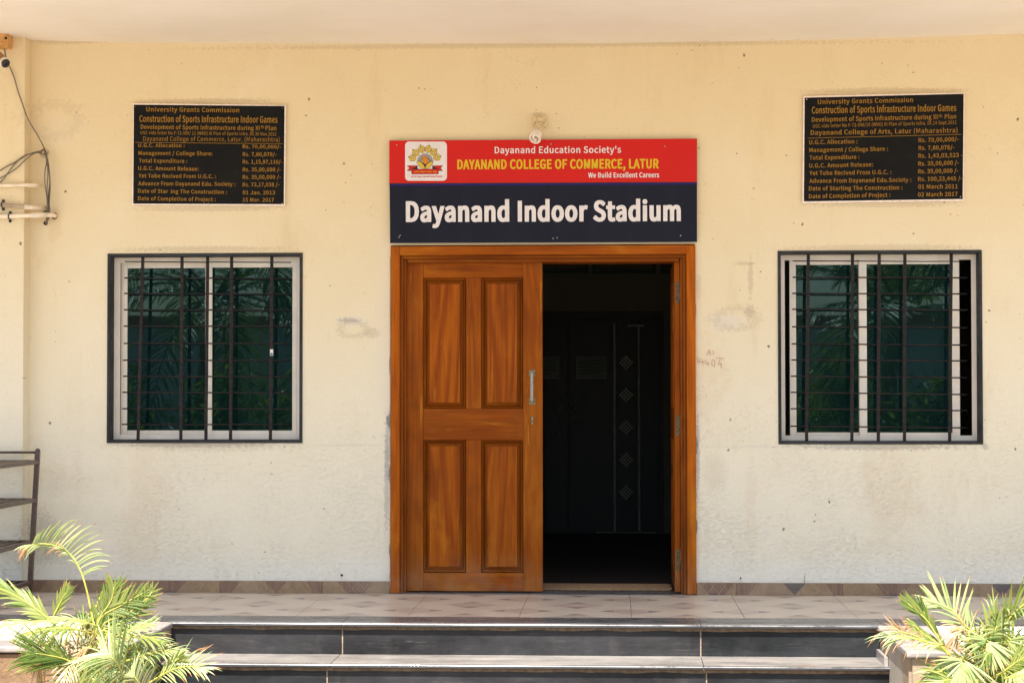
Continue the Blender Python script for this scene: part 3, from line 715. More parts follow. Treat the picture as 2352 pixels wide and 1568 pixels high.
# ------------------------------------------------------------------ windows
def window(o, cc, cropf, verts_, horiz, hx, glass, gaps):
    w = empty('window', ((o.x0 + o.x1) / 2, 0, o.z0), bld)
    w.matrix_parent_inverse = Matrix.Identity(4)
    LPW = .03 if gaps else .040
    if gaps: w['label'] = 'right barred window with its sashes slid off both jambs'
    else: w['label'] = 'left barred window with both sashes closed'
    T = 0.019                                                    # granite lining thickness
    for (a, b_, c_, d_) in ((o.x0 + .0005, o.x0 + T, o.z0 + .0005, o.z1 - .0005), (o.x1 - T, o.x1 - .0005, o.z0 + .0005, o.z1 - .0005), (o.x0 + T + .0005, o.x1 - T - .0005, o.z0 + .0005, o.z0 + T), (o.x0 + T + .0005, o.x1 - T - .0005, o.z1 - T, o.z1 - .0005)):
        MB().box(a, b_, -0.009, TH - .01, c_, d_, M['granite_trim'], 0.002).build('stone_lining', w)
    X0, X1, Z0, Z1 = o.x0 + T + .001, o.x1 - T - .001, o.z0 + T + .001, o.z1 - T - .001
    FW = 0.034; Y0, Y1 = 0.085, 0.165
    fr_ = MB()
    for (a, b_, c_, d_) in ((X0, X0 + .010, Z0, Z1), (X1 - .010, X1, Z0, Z1), (X0 + .0105, X1 - .0105, Z0, Z0 + .010), (X0 + .0105, X1 - .0105, Z1 - .010, Z1)):
        fr_.box(a, b_, Y0, Y1, c_, d_, M['alu'], 0.001)
    # track ribs
    for (yy, wd_) in ((Y0 + .004, .020), (Y1 - .045, .020)):
        fr_.box(X0 + .0105, X1 - .0105, yy, yy + .004, Z0 + .0105, Z0 + .012 + wd_, M['alu'])
        fr_.box(X0 + .0105, X1 - .0105, yy, yy + .004, Z1 - .012 - wd_, Z1 - .0105, M['alu'])
    fr_.box(X0 + .0105, X0 + LPW, Y0 + .002, Y0 + .006, Z0 + .0105, Z1 - .0105, M['alu']); fr_.box(X1 - .03, X1 - .0105, Y0 + .002, Y0 + .006, Z0 + .0105, Z1 - .0105, M['alu'])
    fr_.build('outer_frame', w)
    zb, zt = U(1410, cropf(0, glass['b'])[1], 0.13).z, U(1410, cropf(0, glass['t'])[1], 0.13).z
    for (sa, ga, gb, sb, yy) in glass['s']:
        sx0, gx0, gx1, sx1 = [U(cropf(q, 800)[0], 900, yy).x for q in (sa, ga, gb, sb)]
        r_ = 0.026
        s = MB()
        s.box(sx0, gx0, yy, yy + .026, Z0 + .013, Z1 - .013, M['alu_face'], .0015); s.box(gx1, sx1, yy, yy + .026, Z0 + .013, Z1 - .013, M['alu_face'], .0015)
        s.box(gx0 + .0003, gx1 - .0003, yy + .001, yy + .025, Z0 + .013, zb, M['alu_face'], .0015); s.box(gx0 + .0003, gx1 - .0003, yy + .001, yy + .025, zt, Z1 - .013, M['alu_face'], .0015)
        so_ = s.build('sash', w)
        MB().box(gx0 - .002, gx1 + .002, yy + .012, yy + .016, zb - .002, zt + .002, M['glass']).build('glass_pane', w)
    # wrought iron grille just behind the wall face
    GY = 0.018
    for (xt, xb) in verts_:
        pt, pb = U(cropf(xt, 90)[0], 600, GY), U(cropf(xb, 1440)[0], 1010, GY)
        hw = 0.0098; za, zb2 = o.z1 - T + .001, o.z0 + T - .001
        MB().prism([(pt.x - hw, GY, za), (pt.x + hw, GY, za), (pb.x + hw, GY, zb2), (pb.x - hw, GY, zb2)], (0, 0.008, 0), M['iron']).build('grille_bar', w)
    for i, (xa, ya, xb, yb) in enumerate(horiz):
        A_, B_ = U(*cropf(xa, ya), GY + .008), U(*cropf(xb, yb), GY + .008)
        r = 0.0052 if i else 0.0038
        n_ = 10
        pts = [A_.lerp(B_, k / n_) + Vector((0, 0.013, random.uniform(-.0007, .0007))) for k in range(n_ + 1)]
        b = MB(); b.tube(pts, r * 1.2, M['iron'], 4); b.build('grille_rod', w)
    return w
hy = [148, 265, 378, 495, 614, 737, 859, 975, 1091, 1209, 1322]
hyr = [154, 269, 381, 499, 615, 739, 861, 978, 1094, 1211, 1324]
hxl = [212, 210, 209, 207, 206, 206, 200, 201, 196, 195, 192]
winL = window(WL, None, crop6, [(346, 311), (629, 620), (814, 801), (987, 979), (1277, 1267)],
       [(hxl[i], hy[i], 1414 if i < 10 else 1402, hyr[i]) for i in range(11)], None,
       dict(b=1366, t=182, s=[(186, 232, 795, 826, 0.128), (800, 845, 1425, 1457, 0.098)]), False)
hl = [143, 261, 377, 492, 617, 741, 857, 975, 1091, 1209, 1335]
hr = [147, 264, 381, 497, 623, 750, 864, 986, 1107, 1223, 1347]
hxr = [191, 191, 189, 187, 186, 183, 181, 178, 178, 177, 176]
winR = window(WR, None, crop7, [(303, 290), (622, 617), (815, 808), (1000, 997), (1335, 1323)],
       [(hxr[i], hl[i], 1415 if i == 0 else 1450, hr[i]) for i in range(11)], None,
       dict(b=1380, t=178, s=[(170, 216, 668, 723, 0.128), (672, 727, 1342, 1397, 0.098)]), True)
MB().box(U(crop6(1265, 800)[0], 800, 0.016).x, U(crop6(1287, 800)[0], 800, .016).x, 0.0165, 0.0175, U(1, crop6(0, 830)[1], .016).z, U(1, crop6(0, 785)[1], .016).z, M['sign_white']).build('paper_sticker', winL)
MB().box(U(crop6(1268, 800)[0], 800, 0.016).x, U(crop6(1284, 800)[0], 800, .016).x, 0.0158, 0.0164, U(1, crop6(0, 826)[1], .016).z, U(1, crop6(0, 812)[1], .016).z, M['hall_board_e']).build('sticker_print', winL)

# ------------------------------------------------------------------ doorway
def c8(cx, cy): return Pc(cx, cy, 960, 600, 3.136)
def c9(cx, cy): return Pc(cx, cy, 960, 1050, 3.266)
fr = empty('door_frame', (0, 0, 0), bld)
FY = -0.022
def wx(px, y=FY): return U(px, 960, y).x
def wz(py, y=FY): return U(1248, py, y).z
# casing profile from outside in, drawn as steps: (offset from outside, depth)
xo0, xo1 = wx(897.5), wx(1598.5); zo = wz(564)
li = wx(932); ri = wx(1562); zi = wz(601)
def casing(side):
    b = MB()
    w_in = (li - xo0) if side != 'top' else (zo - zi)
    a = 0.056; bands = [(0.0, a, FY, 'c'), (a, a + .009, FY + .012, 'm'), (a + .009, a + .019, FY + .004, 'm'), (a + .019, a + .025, FY + .016, 'm'), (a + .025, w_in, FY + .026, 'm')]
    for k, (u0, u1, y_, kind) in enumerate(bands):
        # mitred: the jamb pieces end under the head piece
        if side == 'left': b.box(xo0 + u0, xo0 + u1, y_, TH - .02, 0.004, zo - u0 - .0004, M['teak_case' if kind == 'c' else 'teak_mould'], .0025 if kind == 'c' else .002)
        elif side == 'right': b.box(xo1 - u1, xo1 - u0, y_, TH - .02, 0.004, zo - u0 - .0004, M['teak_case' if kind == 'c' else 'teak_mould'], .0025 if kind == 'c' else .002)
        else: b.box(xo0 + u1 + .0004, xo1 - u1 - .0004, y_ + .0005, TH - .021, zo - u1, zo - u0 - .0002, M['teak_case_h' if kind == 'c' else 'teak_mould_h'], .0025 if kind == 'c' else .002)
    return b
casing('left').build('jamb', fr); casing('right').build('jamb', fr); casing('top').build('head', fr)
# chipped plaster edge round the frame
M['chip'] = simple('bare_cement', (0.30, 0.28, 0.25, 1), 0.95, var=0.3, scale=50)
for (xa, sgn) in ((DR.x0, -1), (DR.x1, 1)):
    b = MB(); z_ = 0.09; prev = None
    while z_ < 2.1:
        w_ = 0.0025 + max(0, noise.noise((z_ * 6, sgn * 3, 1)) - .12) * 0.034 * (1.5 if 0.2 < z_ < 1.1 else .35)
        cur = (xa + sgn * w_, z_)
        if prev:
            b.poly([(xa, -.006, prev[1]), (prev[0], -.0056, prev[1]), (cur[0], -.0056, cur[1]), (xa, -.006, cur[1])], M['chip'])
        prev = cur; z_ += 0.012
    b.recalc = False; b.build('chipped_render', wall_o)

LY = 0.045                                                     # face of the closed leaf
def lx(cx): return U(c8(cx, 700)[0], 960, LY).x
leaf = empty('door_leaf', (0, 0, 0), bld); leaf['label'] = 'closed left leaf of the teak double door'
x_l, x_ls, x_p1, x_p1e, x_p2, x_p2e, x_r = lx(205), lx(352), lx(352), lx(686), lx(812), lx(1140), lx(1296)
zt8 = lambda cy: U(1248, c8(0, cy)[1], LY).z
zt9 = lambda cy: U(1248, c9(0, cy)[1], LY).z
z_top, z_p_t, z_p_b, z_q_t, z_q_b, z_bot = zi + .004, zt8(323), zt8(1358), zt9(208), zt9(1302), 0.012
TKL = 0.036
def piece(name, xa, xb, za, zb, mat, y0=LY, y1=LY + TKL, bev=.0012): return MB().box(xa, xb, y0, y1, za, zb, mat, bev).build(name, leaf)
piece('stile', x_l, x_ls - .0006, z_bot, z_top, M['teak_v']); piece('stile', x_p2e + .0006, x_r, z_bot, z_top, M['teak_v'])
piece('rail', x_ls, x_p2e, z_p_t + .0005, z_top, M['teak_h'], LY + .0006); piece('rail', x_ls, x_p2e, z_q_t + .0005, z_p_b - .0005, M['teak_h'], LY + .0006); piece('rail', x_ls, x_p2e, z_bot, z_q_b - .0005, M['teak_h'], LY + .0006)
piece('muntin', x_p1e + .0005, x_p2 - .0005, z_p_b, z_p_t, M['teak_v'], LY + .0003); piece('muntin', x_p1e + .0005, x_p2 - .0005, z_q_b, z_q_t, M['teak_v'], LY + .0003)
def panel(xa, xb, za, zb):
    b = MB(); m1 = 0.013; m2 = 0.034
    def ring(o0, y0, o1, y1, mat, math_):
        A_ = [(xa + o0, y0, za + o0), (xb - o0, y0, za + o0), (xb - o0, y0, zb - o0), (xa + o0, y0, zb - o0)]
        B_ = [(xa + o1, y1, za + o1), (xb - o1, y1, za + o1), (xb - o1, y1, zb - o1), (xa + o1, y1, zb - o1)]
        for i in range(4):
            j = (i + 1) % 4
            b.poly([A_[i], A_[j], B_[j], B_[i]], math_ if i in (0, 2) else mat)
    ring(0.0006, LY + .003, 0.0030, LY + .003, M['teak_groove_shade'], M['teak_groove_shade'])
    ring(0.0030, LY - .002, 0.006, LY - .006, M['teak_mould'], M['teak_mould_h'])
    ring(0.006, LY - .006, 0.012, LY + .004, M['teak_mould'], M['teak_mould_h'])
    ring(0.012, LY + .004, 0.018, LY + .020, M['teak_groove_shade'], M['teak_groove_shade'])
    ring(0.018, LY + .020, 0.035, LY + .011, M['teak_mould'], M['teak_mould_h'])
    ring(0.035, LY + .011, 0.0365, LY + .002, M['teak_groove_shade'], M['teak_groove_shade'])
    b.poly([(xa + .0365, LY + .002, za + .0365), (xb - .0365, LY + .002, za + .0365), (xb - .0365, LY + .002, zb - .0365), (xa + .0365, LY + .002, zb - .0365)], M['teak_field'])
    ring(0.0006, LY - .004, 0.0006, LY + .03, M['teak_mould'], M['teak_mould_h'])
    b.poly([(xa, LY + .034, za), (xa, LY + .034, zb), (xb, LY + .034, zb), (xb, LY + .034, za)], M['teak_v'])
    b.recalc = False
    # faces towards the camera
    o = b.build('panel', leaf)
    bm = bmesh.new(); bm.from_mesh(o.data)
    for f in bm.faces:
        if f.normal.y > 0.05 and f.calc_center_median().y < LY + .03: f.normal_flip()
    bm.to_mesh(o.data); bm.free()
for (xa, xb) in ((x_p1, x_p1e), (x_p2, x_p2e)):
    panel(xa, xb, z_p_b, z_p_t); panel(xa, xb, z_q_b, z_q_t)
# pull handle and lock
hx0, hx1 = lx(1187), lx(1241); hc = (lx(1199) + lx(1228)) / 2
for (ca, cb) in ((1052, 1106), (1273, 1330)):
    hb = MB(); hb.box(hx0, hx1, LY - .004, LY - .0002, zt8(cb), zt8(ca), M['brass'], .0015)
    hb.box(hc - .006, hc + .006, LY - .035, LY - .004, (zt8(ca) + zt8(cb)) / 2 - .006, (zt8(ca) + zt8(cb)) / 2 + .006, M['brass'], .002)
    hb.build('pull_handle_mount', leaf)
MB().tube([(hc, LY - .036, zt8(1312)), (hc, LY - .038, zt8(1290)), (hc, LY - .038, zt8(1085)), (hc, LY - .036, zt8(1066))], [.0105, .0115, .0115, .0105], M['steel'], 12).build('pull_handle', leaf)
lk = MB(); lk.box(lx(1205), lx(1227), LY - .008, LY - .0002, zt8(1462), zt8(1418), M['brass'], .002); lk.tube([(lx(1216), LY - .02, zt8(1440)), (lx(1216), LY - .008, zt8(1440))], .006, M['steel'], 10)
lk.tube([(lx(1216), LY - .010, zt8(1466)), (lx(1216), LY - .010, zt8(1484))], .0055, M['steel'], 8); lk.build('night_latch', leaf)
# right leaf folded into the hall, seen edge on
leaf2 = empty('door_leaf', (0, 0, 0), bld); leaf2['label'] = 'right leaf of the teak double door swung open into the hall'
ex0, ex1 = U(1549.5, 960, .05).x, U(1562, 960, .05).x
TKR = ex1 - ex0
def ob(name, y0, y1, z0, z1, mat, inset=0.0):
    b = MB(); b.box(ex0 + inset, ex1 - inset, y0, y1, z0, z1, mat, .0015); o = b.build(name, leaf2); return o
W2 = x_r - x_l
ob('stile', .05, .05 + .12, z_bot, z_top, M['teak_v']); ob('stile', .05 + W2 - .12, .05 + W2, z_bot, z_top, M['teak_v'])
ob('rail', .171, .05 + W2 - .121, z_p_t, z_top, M['teak_v'], .001); ob('rail', .171, .05 + W2 - .121, z_q_t, z_p_b, M['teak_v'], .001); ob('rail', .171, .05 + W2 - .121, z_bot, z_q_b, M['teak_v'], .001)
ob('muntin', .45, .53, z_q_b + .001, z_q_t - .001, M['teak_v'], .001); ob('muntin', .45, .53, z_p_b + .001, z_p_t - .001, M['teak_v'], .001)
for (ya, yb) in ((.171, .449), (.531, .05 + W2 - .121)):
    ob('panel', ya, yb, z_q_b + .001, z_q_t - .001, M['teak_field'], .008); ob('panel', ya, yb, z_p_b + .001, z_p_t - .001, M['teak_field'], .008)
leaf2.rotation_euler = (0, 0, 0)
c9x = lambda cy: U(1555, (600 + cy / 3.136) / 1.102, .048).z
c10x = lambda cy: U(1555, (1050 + cy / 3.266) / 1.102, .048).z
for (za, zb) in ((c9x(523), c9x(357)), (c10x(172), c9x(1413)), (c10x(1286), c10x(1108))):
    b = MB(); b.box(ex0 + .006, ex1 + .002, .0465, .0498, za, zb, M['hinge'], .0006)
    b.tube([(ex1 + .001, .042, za + .003), (ex1 + .001, .042, zb - .003)], .005, M['hinge'], 8)
    for q in (.2, .5, .8): b.tube([(ex0 + .016, .0455, za + (zb - za) * q), (ex0 + .016, .0462, za + (zb - za) * q)], .003, M['hole'], 8)
    b.build('hinge', leaf2)
# ribbed mat
mt = tag(empty('door_mat'), 'brown ribbed mat lying just inside the open door', 'mat')
mx0, mx1 = U(1246, 1350, .2).x - .1, U(1549, 1350, .2).x
MB().box(mx0, mx1, .17, .56, -0.003, .004, M['mat_d']).build('backing', mt)
for k in range(9):
    yy = .18 + k * .0425
    MB().box(mx0 + .005, mx1 - random.uniform(.005, .03), yy, yy + .022, .0045, .016, M['mat'], .004).build('rib', mt)

# ------------------------------------------------------------------ inside the hall, on its back wall
HY = IY1 - .002
def c9p(cx, cy): return ((1330 + cx / 3.136) / 1.102, (600 + cy / 3.136) / 1.102)
def hb_(x0, y0, x1, y1, d=.02, off=0.0):
    a = U(*c9p(x0, y0), HY); b_ = U(*c9p(x1, y1), HY); return a.x, b_.x, HY - d - off, HY - off, b_.z, a.z
def HB(name, mat, parent, *a, bev=0.002, **k): return MB().box(*hb_(*a, **k), mat, bev).build(name, parent)
idr = tag(empty('inner_door'), 'dark inner double door at the back of the hall with pale strips and diamond grilles', 'door')
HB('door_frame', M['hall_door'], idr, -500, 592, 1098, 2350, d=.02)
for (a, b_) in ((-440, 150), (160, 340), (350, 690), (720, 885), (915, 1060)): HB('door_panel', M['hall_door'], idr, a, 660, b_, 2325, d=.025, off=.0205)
HB('metal_strip', M['hall_strip'], idr, 697, 685, 718, 2330, d=.012, off=.0465); HB('metal_strip', M['hall_strip'], idr, 890, 710, 911, 2330, d=.012, off=.0465)
HB('metal_strip', M['hall_strip'], idr, 810, 697, 940, 711, d=.012, off=.06)
HB('bottom_strip', M['hall_strip'], idr, 560, 2335, 1040, 2343, d=.012, off=.0465)
for cy in (997, 1253, 1510, 1764, 2021):
    pc = U(*c9p(799, cy), HY)
    dg = MB(); r = 61 / 3.136 / 1.102 * 17.7 / F
    q = r * math.sqrt(2) / 2
    def dp(u, v): return (pc.x + (u - v) * .7071, pc.z + (u + v) * .7071)
    n_ = 4
    for i in range(n_):
        for j in range(n_):
            s_ = 2 * q / n_; u0 = -q + i * s_ + s_ * .14; v0 = -q + j * s_ + s_ * .14; u1 = u0 + s_ * .72; v1 = v0 + s_ * .72
            dg.prism([(dp(u, v)[0], HY - .062, dp(u, v)[1]) for (u, v) in ((u0, v0), (u1, v0), (u1, v1), (u0, v1))], (0, .014, 0), M['hall_strip'])
    dg.build('diamond_grille', idr)
for (kx, ky) in ((290, 1300), (393, 1298), (278, 1360), (393, 1360), (285, 1470), (391, 1470), (265, 1550)):
    p = U(*c9p(kx, ky), HY); bm = bmesh.new(); bmesh.ops.create_uvsphere(bm, u_segments=10, v_segments=6, radius=.016)
    b = MB(); b.frombm(bm, M['steel'], Matrix.Translation((p.x, HY - .065, p.z)), True); b.tube([(p.x, HY - .045, p.z), (p.x, HY - .06, p.z)], .007, M['steel'], 8); b.build('knob', idr)
for (a, b_) in ((20, 270), (403, 645)):
    nt = tag(HB('paper_notice', M['hall_paper'], None, a, 948, b_, 1126, d=.003, off=.047, bev=0), 'pale paper notice pasted on the inner door, ' + ('nearer the wooden leaf' if a == 20 else 'beside the pale strips'), 'notice', 'paper notices on the inner door')
    for r_ in range(5):
        HB('print_line', M['hall_board_e'], nt, a + 18, 982 + r_ * 24, b_ - (20 if r_ < 4 else 90), 988 + r_ * 24, d=.0006, off=.0504, bev=0)
for (a, b_) in ((-30, 500), (530, 1036), (1070, 1600)):
    fb = tag(empty('framed_board'), {-30: 'dim framed board high in the hall, nearest the closed door leaf', 530: 'dim framed board high in the hall, middle of the three', 1070: 'dim framed board high in the hall, nearest the open door leaf'}[a], 'board', 'framed boards above the inner door')
    HB('board_frame', M['hall_board_e'], fb, a, 60, b_, 286, d=.03); HB('board_face', M['hall_board'], fb, a + 26, 86, b_ - 26, 262, d=.003, off=.0305)

# ------------------------------------------------------------------ lettering
fd = None
try:
    fp = os.path.join(bpy.utils.system_resource('DATAFILES'), 'fonts', 'Noto Sans CJK Regular.woff2')
    if os.path.exists(fp): fd = bpy.data.fonts.load(fp)
except Exception: fd = None
def glyphs(body, bold=0.0, sans=True):
    cu = bpy.data.curves.new('t', 'FONT'); cu.body = body; cu.offset = bold; cu.resolution_u = 4; cu.space_character = 1.04; cu.fill_mode = 'FRONT'
    if sans and fd: cu.font = fd
    o = bpy.data.objects.new('t', cu); COL.objects.link(o)
    bpy.context.view_layer.update()
    me = bpy.data.meshes.new_from_object(o.evaluated_get(bpy.context.evaluated_depsgraph_get()))
    vs_ = [(v.co.x, v.co.y) for v in me.vertices]; fs = [tuple(p.vertices) for p in me.polygons]
    bpy.data.objects.remove(o); bpy.data.meshes.remove(me); bpy.data.curves.remove(cu)
    return vs_, fs
capc = {}
def capheight(sans, bold):
    k = (sans, bold)
    if k not in capc:
        v, _ = glyphs('H', bold, sans); capc[k] = max(p[1] for p in v) - min(p[1] for p in v)
    return capc[k]
def lettering(body, p0, p1, cap, conv, ydepth, mat, parent, bold=0.01, sans=True, strike=0.0, name='lettering'):
    """text whose ink runs from crop point p0 to p1 (baseline) with capital height cap, all in crop units"""
    v, f = glyphs(body, bold, sans)
    if not v: return
    xa, xb = min(p[0] for p in v), max(p[0] for p in v); ch = capheight(sans, bold)
    b = MB(); rep = [0] if not strike else [-strike, 0, strike]
    L = math.hypot(p1[0] - p0[0], p1[1] - p0[1]); ux, uy = (p1[0] - p0[0]) / L, (p1[1] - p0[1]) / L
    pts = []
    for k, dx in enumerate(rep):
        vv = []
        for (gx_, gy_) in v:
            s = (gx_ - xa) / (xb - xa) * L + dx * cap; h = (gy_ + (bold if bold else 0) * 0) / ch * cap
            cx_ = p0[0] + ux * s + uy * h; cy_ = p0[1] + uy * s - ux * h
            vv.append(U(*conv(cx_, cy_), ydepth - 0.00015 * k))
        b.add(vv, f, mat)
    b.recalc = False
    return b.build(name, parent)

# ------------------------------------------------------------------ main signboard
def c3(cx, cy): return Pc(cx, cy, 960, 260, 2.8)
sg = tag(empty('signboard'), 'red and navy signboard above the door reading Dayanand Indoor Stadium', 'sign')
SY = -0.030
def S(cx, cy, y=SY): return U(*c3(cx, cy), y)
def quad(b, pts, y, mat): b.poly([S(px, py, y) for px, py in pts], mat)
b = MB(); b.prism([S(70, 268), S(2253, 254), S(2253, 988), S(77, 996)], (0, 0.012, 0), M['sign_back']); b.build('backing_sheet', sg)
def sheet(name, pts, y, mat, parent=sg):
    b = MB(); quad(b, pts, y, mat); b.recalc = False; return b.build(name, parent)
sheet('red_field', [(71, 573), (2252, 566), (2252, 255), (71, 269)], SY - .0005, M['sign_red'])
sheet('black_line', [(72, 578), (2252, 568), (2252, 562), (72, 571)], SY - .0008, M['sign_dark'])
sheet('blue_stripe', [(72, 590), (2252, 580), (2252, 567), (72, 576)], SY - .0006, M['sign_blue'])
sheet('navy_field', [(77, 995), (2252, 987), (2252, 578), (73, 588)], SY - .0004, M['sign_navy'])
ly = SY - .0012
lettering("Dayanand Education Society's", (818, 359), (1713, 355), 47, c3, ly, M['sign_white'], sg, 0.006, strike=.012)
lettering('DAYANAND COLLEGE OF COMMERCE, LATUR', (554, 470), (1980, 464), 68, c3, ly, M['sign_yellow'], sg, 0.010, True, strike=.022)
lettering('We Build Excellent Careers', (1482, 531), (1983, 529), 36, c3, ly, M['sign_white'], sg, 0.007, True, strike=.02)
lettering('Dayanand Indoor Stadium', (192, 840), (2134, 833), 148, c3, ly, M['sign_white'], sg, 0.0115, True, strike=.024)
for (a, b_) in ((124, 300), (1217, 294), (2024, 310), (140, 953), (1232, 962), (1260, 957), (2136, 942), (148, 940), (791, 272)):
    p = S(a, b_); r = .0045 if b_ > 280 else .002
    MB().tube([(p.x, SY - .004, p.z), (p.x, SY - .0012, p.z)], [r * .7, r], M['screw'], 10).build('screw', sg)
# the emblem
def c5(cx, cy): return Pc(cx, cy, 1000, 340, 12.06)
def E(cx, cy, y): return U(*c5(cx, cy), y)
em = empty('emblem', (0, 0, 0), sg)
lay = [0]
def ep(name, pts, mat, dy=None, parent=em):
    lay[0] += 1; b = MB(); yy = SY - .0009 - .00006 * lay[0]; b.poly([E(px, py, yy) for px, py in pts], mat); b.recalc = False
    return b
def rr(x0, y0, x1, y1, r, n=6):
    P = []
    for (cx_, cy_, a0) in ((x1 - r, y0 + r, -90), (x1 - r, y1 - r, 0), (x0 + r, y1 - r, 90), (x0 + r, y0 + r, 180)):
        for i in range(n + 1): a = R(a0 + 90 * i / n); P.append((cx_ + r * math.cos(a), cy_ + r * math.sin(a)))
    return P
ep('badge', rr(306, 225, 1582, 1420, 120), M['sign_white']).build('badge_field', em)
def multi(name, items):
    B = MB()
    for pts, mat in items:
        lay[0] += 1; yy = SY - .0009 - .00002 * lay[0] - .0005; B.poly([E(px, py, yy) for px, py in pts], mat)
    B.recalc = False; return B.build(name, em)
M['emb_y'] = simple('emblem_yellow', (0.62, 0.42, 0.03, 1), 0.42, var=.03)
# rays
it = []
for i in range(23):
    a = R(180 + 8 + i * (164 / 22)); c_, s_ = math.cos(a), math.sin(a); r0, r1 = 60, 245
    w0, w1 = 3, 8
    cx_, cy_ = 915, 830
    it.append(([(cx_ + c_ * r0 - s_ * w0, cy_ + s_ * r0 + c_ * w0), (cx_ + c_ * r1 - s_ * w1, cy_ + s_ * r1 + c_ * w1), (cx_ + c_ * r1 + s_ * w1, cy_ + s_ * r1 - c_ * w1), (cx_ + c_ * r0 + s_ * w0, cy_ + s_ * r0 - c_ * w0)], M['sign_dark']))
multi('sun_rays', it)
def ell(cx_, cy_, rx, ry, n=20): return [(cx_ + rx * math.cos(2 * math.pi * i / n), cy_ + ry * math.sin(2 * math.pi * i / n)) for i in range(n)]
multi('calyx', [([(655, 815), (760, 815), (915, 900), (1070, 815), (1170, 815), (1130, 930), (915, 1060), (700, 930)], M['sign_dark'])])
# nibs
def nib(cx_, cy_, tipx, tipy):
    ax, ay = tipx - cx_, tipy - cy_; L = math.hypot(ax, ay); ux, uy = ax / L, ay / L; vx, vy = -uy, ux
    def T(u, v): return (cx_ + ux * u + vx * v, cy_ + uy * u + vy * v)
    def shape(g): return [T(L, 0), T(L - 42, 14 + g), T(78, 88 + g), T(30, 92 + g), T(-40, 78 + g), T(-85, 42 + g), T(-100 - g, 0), T(-85, -42 - g), T(-40, -78 - g), T(30, -92 - g), T(78, -88 - g), T(L - 42, -14 - g)]
    w = 5
    return [(shape(8), M['sign_dark']), (shape(-3)[1:], M['emb_y']), ([T(30, 4), T(L - 30, 6), T(L - 30, -6), T(30, -4)], M['sign_dark']), (ell(cx_, cy_, 38, 38, 14), M['sign_dark']), (ell(cx_, cy_, 25, 25, 14), M['sign_white'])]
it = []
for (a, b_, c_, d_) in ((548, 735, 385, 683), (648, 577, 522, 455), (817, 474, 763, 310), (1006, 472, 1050, 310), (1167, 560, 1290, 438), (1265, 714, 1428, 660)): it += nib(a, b_, c_, d_)
multi('pen_nibs', it)
multi('flame', [([(915, 650), (960, 680), (990, 730), (1010, 790), (1000, 850), (960, 900), (925, 918), (880, 895), (840, 840), (828, 780), (845, 720), (875, 675)], M['sign_orange'])])
def leaf_pts(s): return [(915 + s * 4, 1052), (915 + s * 60, 1050), (915 + s * 130, 1020), (915 + s * 200, 950), (915 + s * 240, 880), (915 + s * 254, 826), (915 + s * 180, 830), (915 + s * 110, 870), (915 + s * 50, 930), (915 + s * 15, 1000)]
multi('petals', [([(915 + (x_ - 915) * 1.04, y_ + (4 if y_ > 900 else -6)) for x_, y_ in leaf_pts(s)], M['sign_dark']) for s in (-1, 1)] + [(leaf_pts(s), M['emb_y']) for s in (-1, 1)])
rib = []
for s in (-1, 1):
    X = lambda d: 912 + s * d
    rib += [([(X(225), 955), (X(550), 955), (X(478), 1035), (X(552), 1118), (X(400), 1118), (X(225), 1060)], M['sign_dark']),
            ([(X(240), 966), (X(530), 966), (X(462), 1035), (X(530), 1105), (X(400), 1105), (X(400), 1060)], M['sign_red']),
            ([(X(228), 966), (X(228), 1062), (X(400), 1062)], M['sign_dark'])]
rib += [([(498, 1062), (1326, 1058), (1326, 1216), (505, 1220)], M['sign_dark']), ([(508, 1074), (1314, 1070), (1314, 1206), (514, 1210)], M['sign_red'])]
multi('ribbon', rib)
ytext = SY - .0009 - .00002 * (lay[0] + 60) - .0006
lettering('दयानंद िशक्षण संस्था, लातूर', (578, 1166), (1280, 1160), 40, c5, ytext, M['sign_yellow'], em, 0.012, False)
lettering('"', (415, 1300), (436, 1300), 42, c5, ytext, M['sign_red'], em, 0, False); lettering('"', (1512, 1290), (1534, 1290), 42, c5, ytext, M['sign_red'], em, 0, False)
lettering('आ नो भद्रा क्रतवो यन्तु िवश्वतः', (486, 1318), (1462, 1310), 46, c5, ytext, M['sign_red'], em, 0.012, False)

# ------------------------------------------------------------------ plaques
def plaque(label, cr, corners, inner, lines, rule, screws):
    p = tag(empty('notice_plaque', (0, 0, 0)), label, 'plaque', 'black lettered plaques above the windows')
    PY = -0.020
    def Q(c_, y): return U(*cr(*c_), y)
    b = MB(); b.prism([Q(c_, PY) for c_ in corners], (0, .014, 0), M['plaque_edge']); b.build('white_rim', p)
    b = MB(); b.poly([Q(c_, PY - .0006) for c_ in inner], M['plaque_black']); b.recalc = False
    o = b.build('black_face', p)
    for ln in lines:
        body, x0_, y0_, x1_, y1_, cap = ln[:6]; bold = ln[6] if len(ln) > 6 else .012
        lettering(body, (x0_, y0_), (x1_, y1_), cap, cr, PY - .0012, M['gilt'], p, {.012: .006, .008: .004, .006: .003, .004: .0015}[bold], strike={.012: .016, .008: .008, .006: .008, .004: .004}[bold])
    b = MB(); (a0, a1), (b0, b1), th_ = rule; b.poly([Q(c_, PY - .001) for c_ in ((a0, a1 + th_), (b0, b1 + th_), (b0, b1 - th_), (a0, a1 - th_))], M['gilt']); b.recalc = False; b.build('rule_line', p)
    for (sx_, sy_, m_) in screws:
        q = Q((sx_, sy_), PY); MB().tube([(q.x, PY - .005, q.z), (q.x, PY - .0007, q.z)], [.003, .0045], M[m_], 8).build('screw', p)
    return p
def c2(cx, cy): return Pc(cx, cy, 300, 230, 5.0587)
def c4(cx, cy): return Pc(cx, cy, 2000, 210, 4.9)
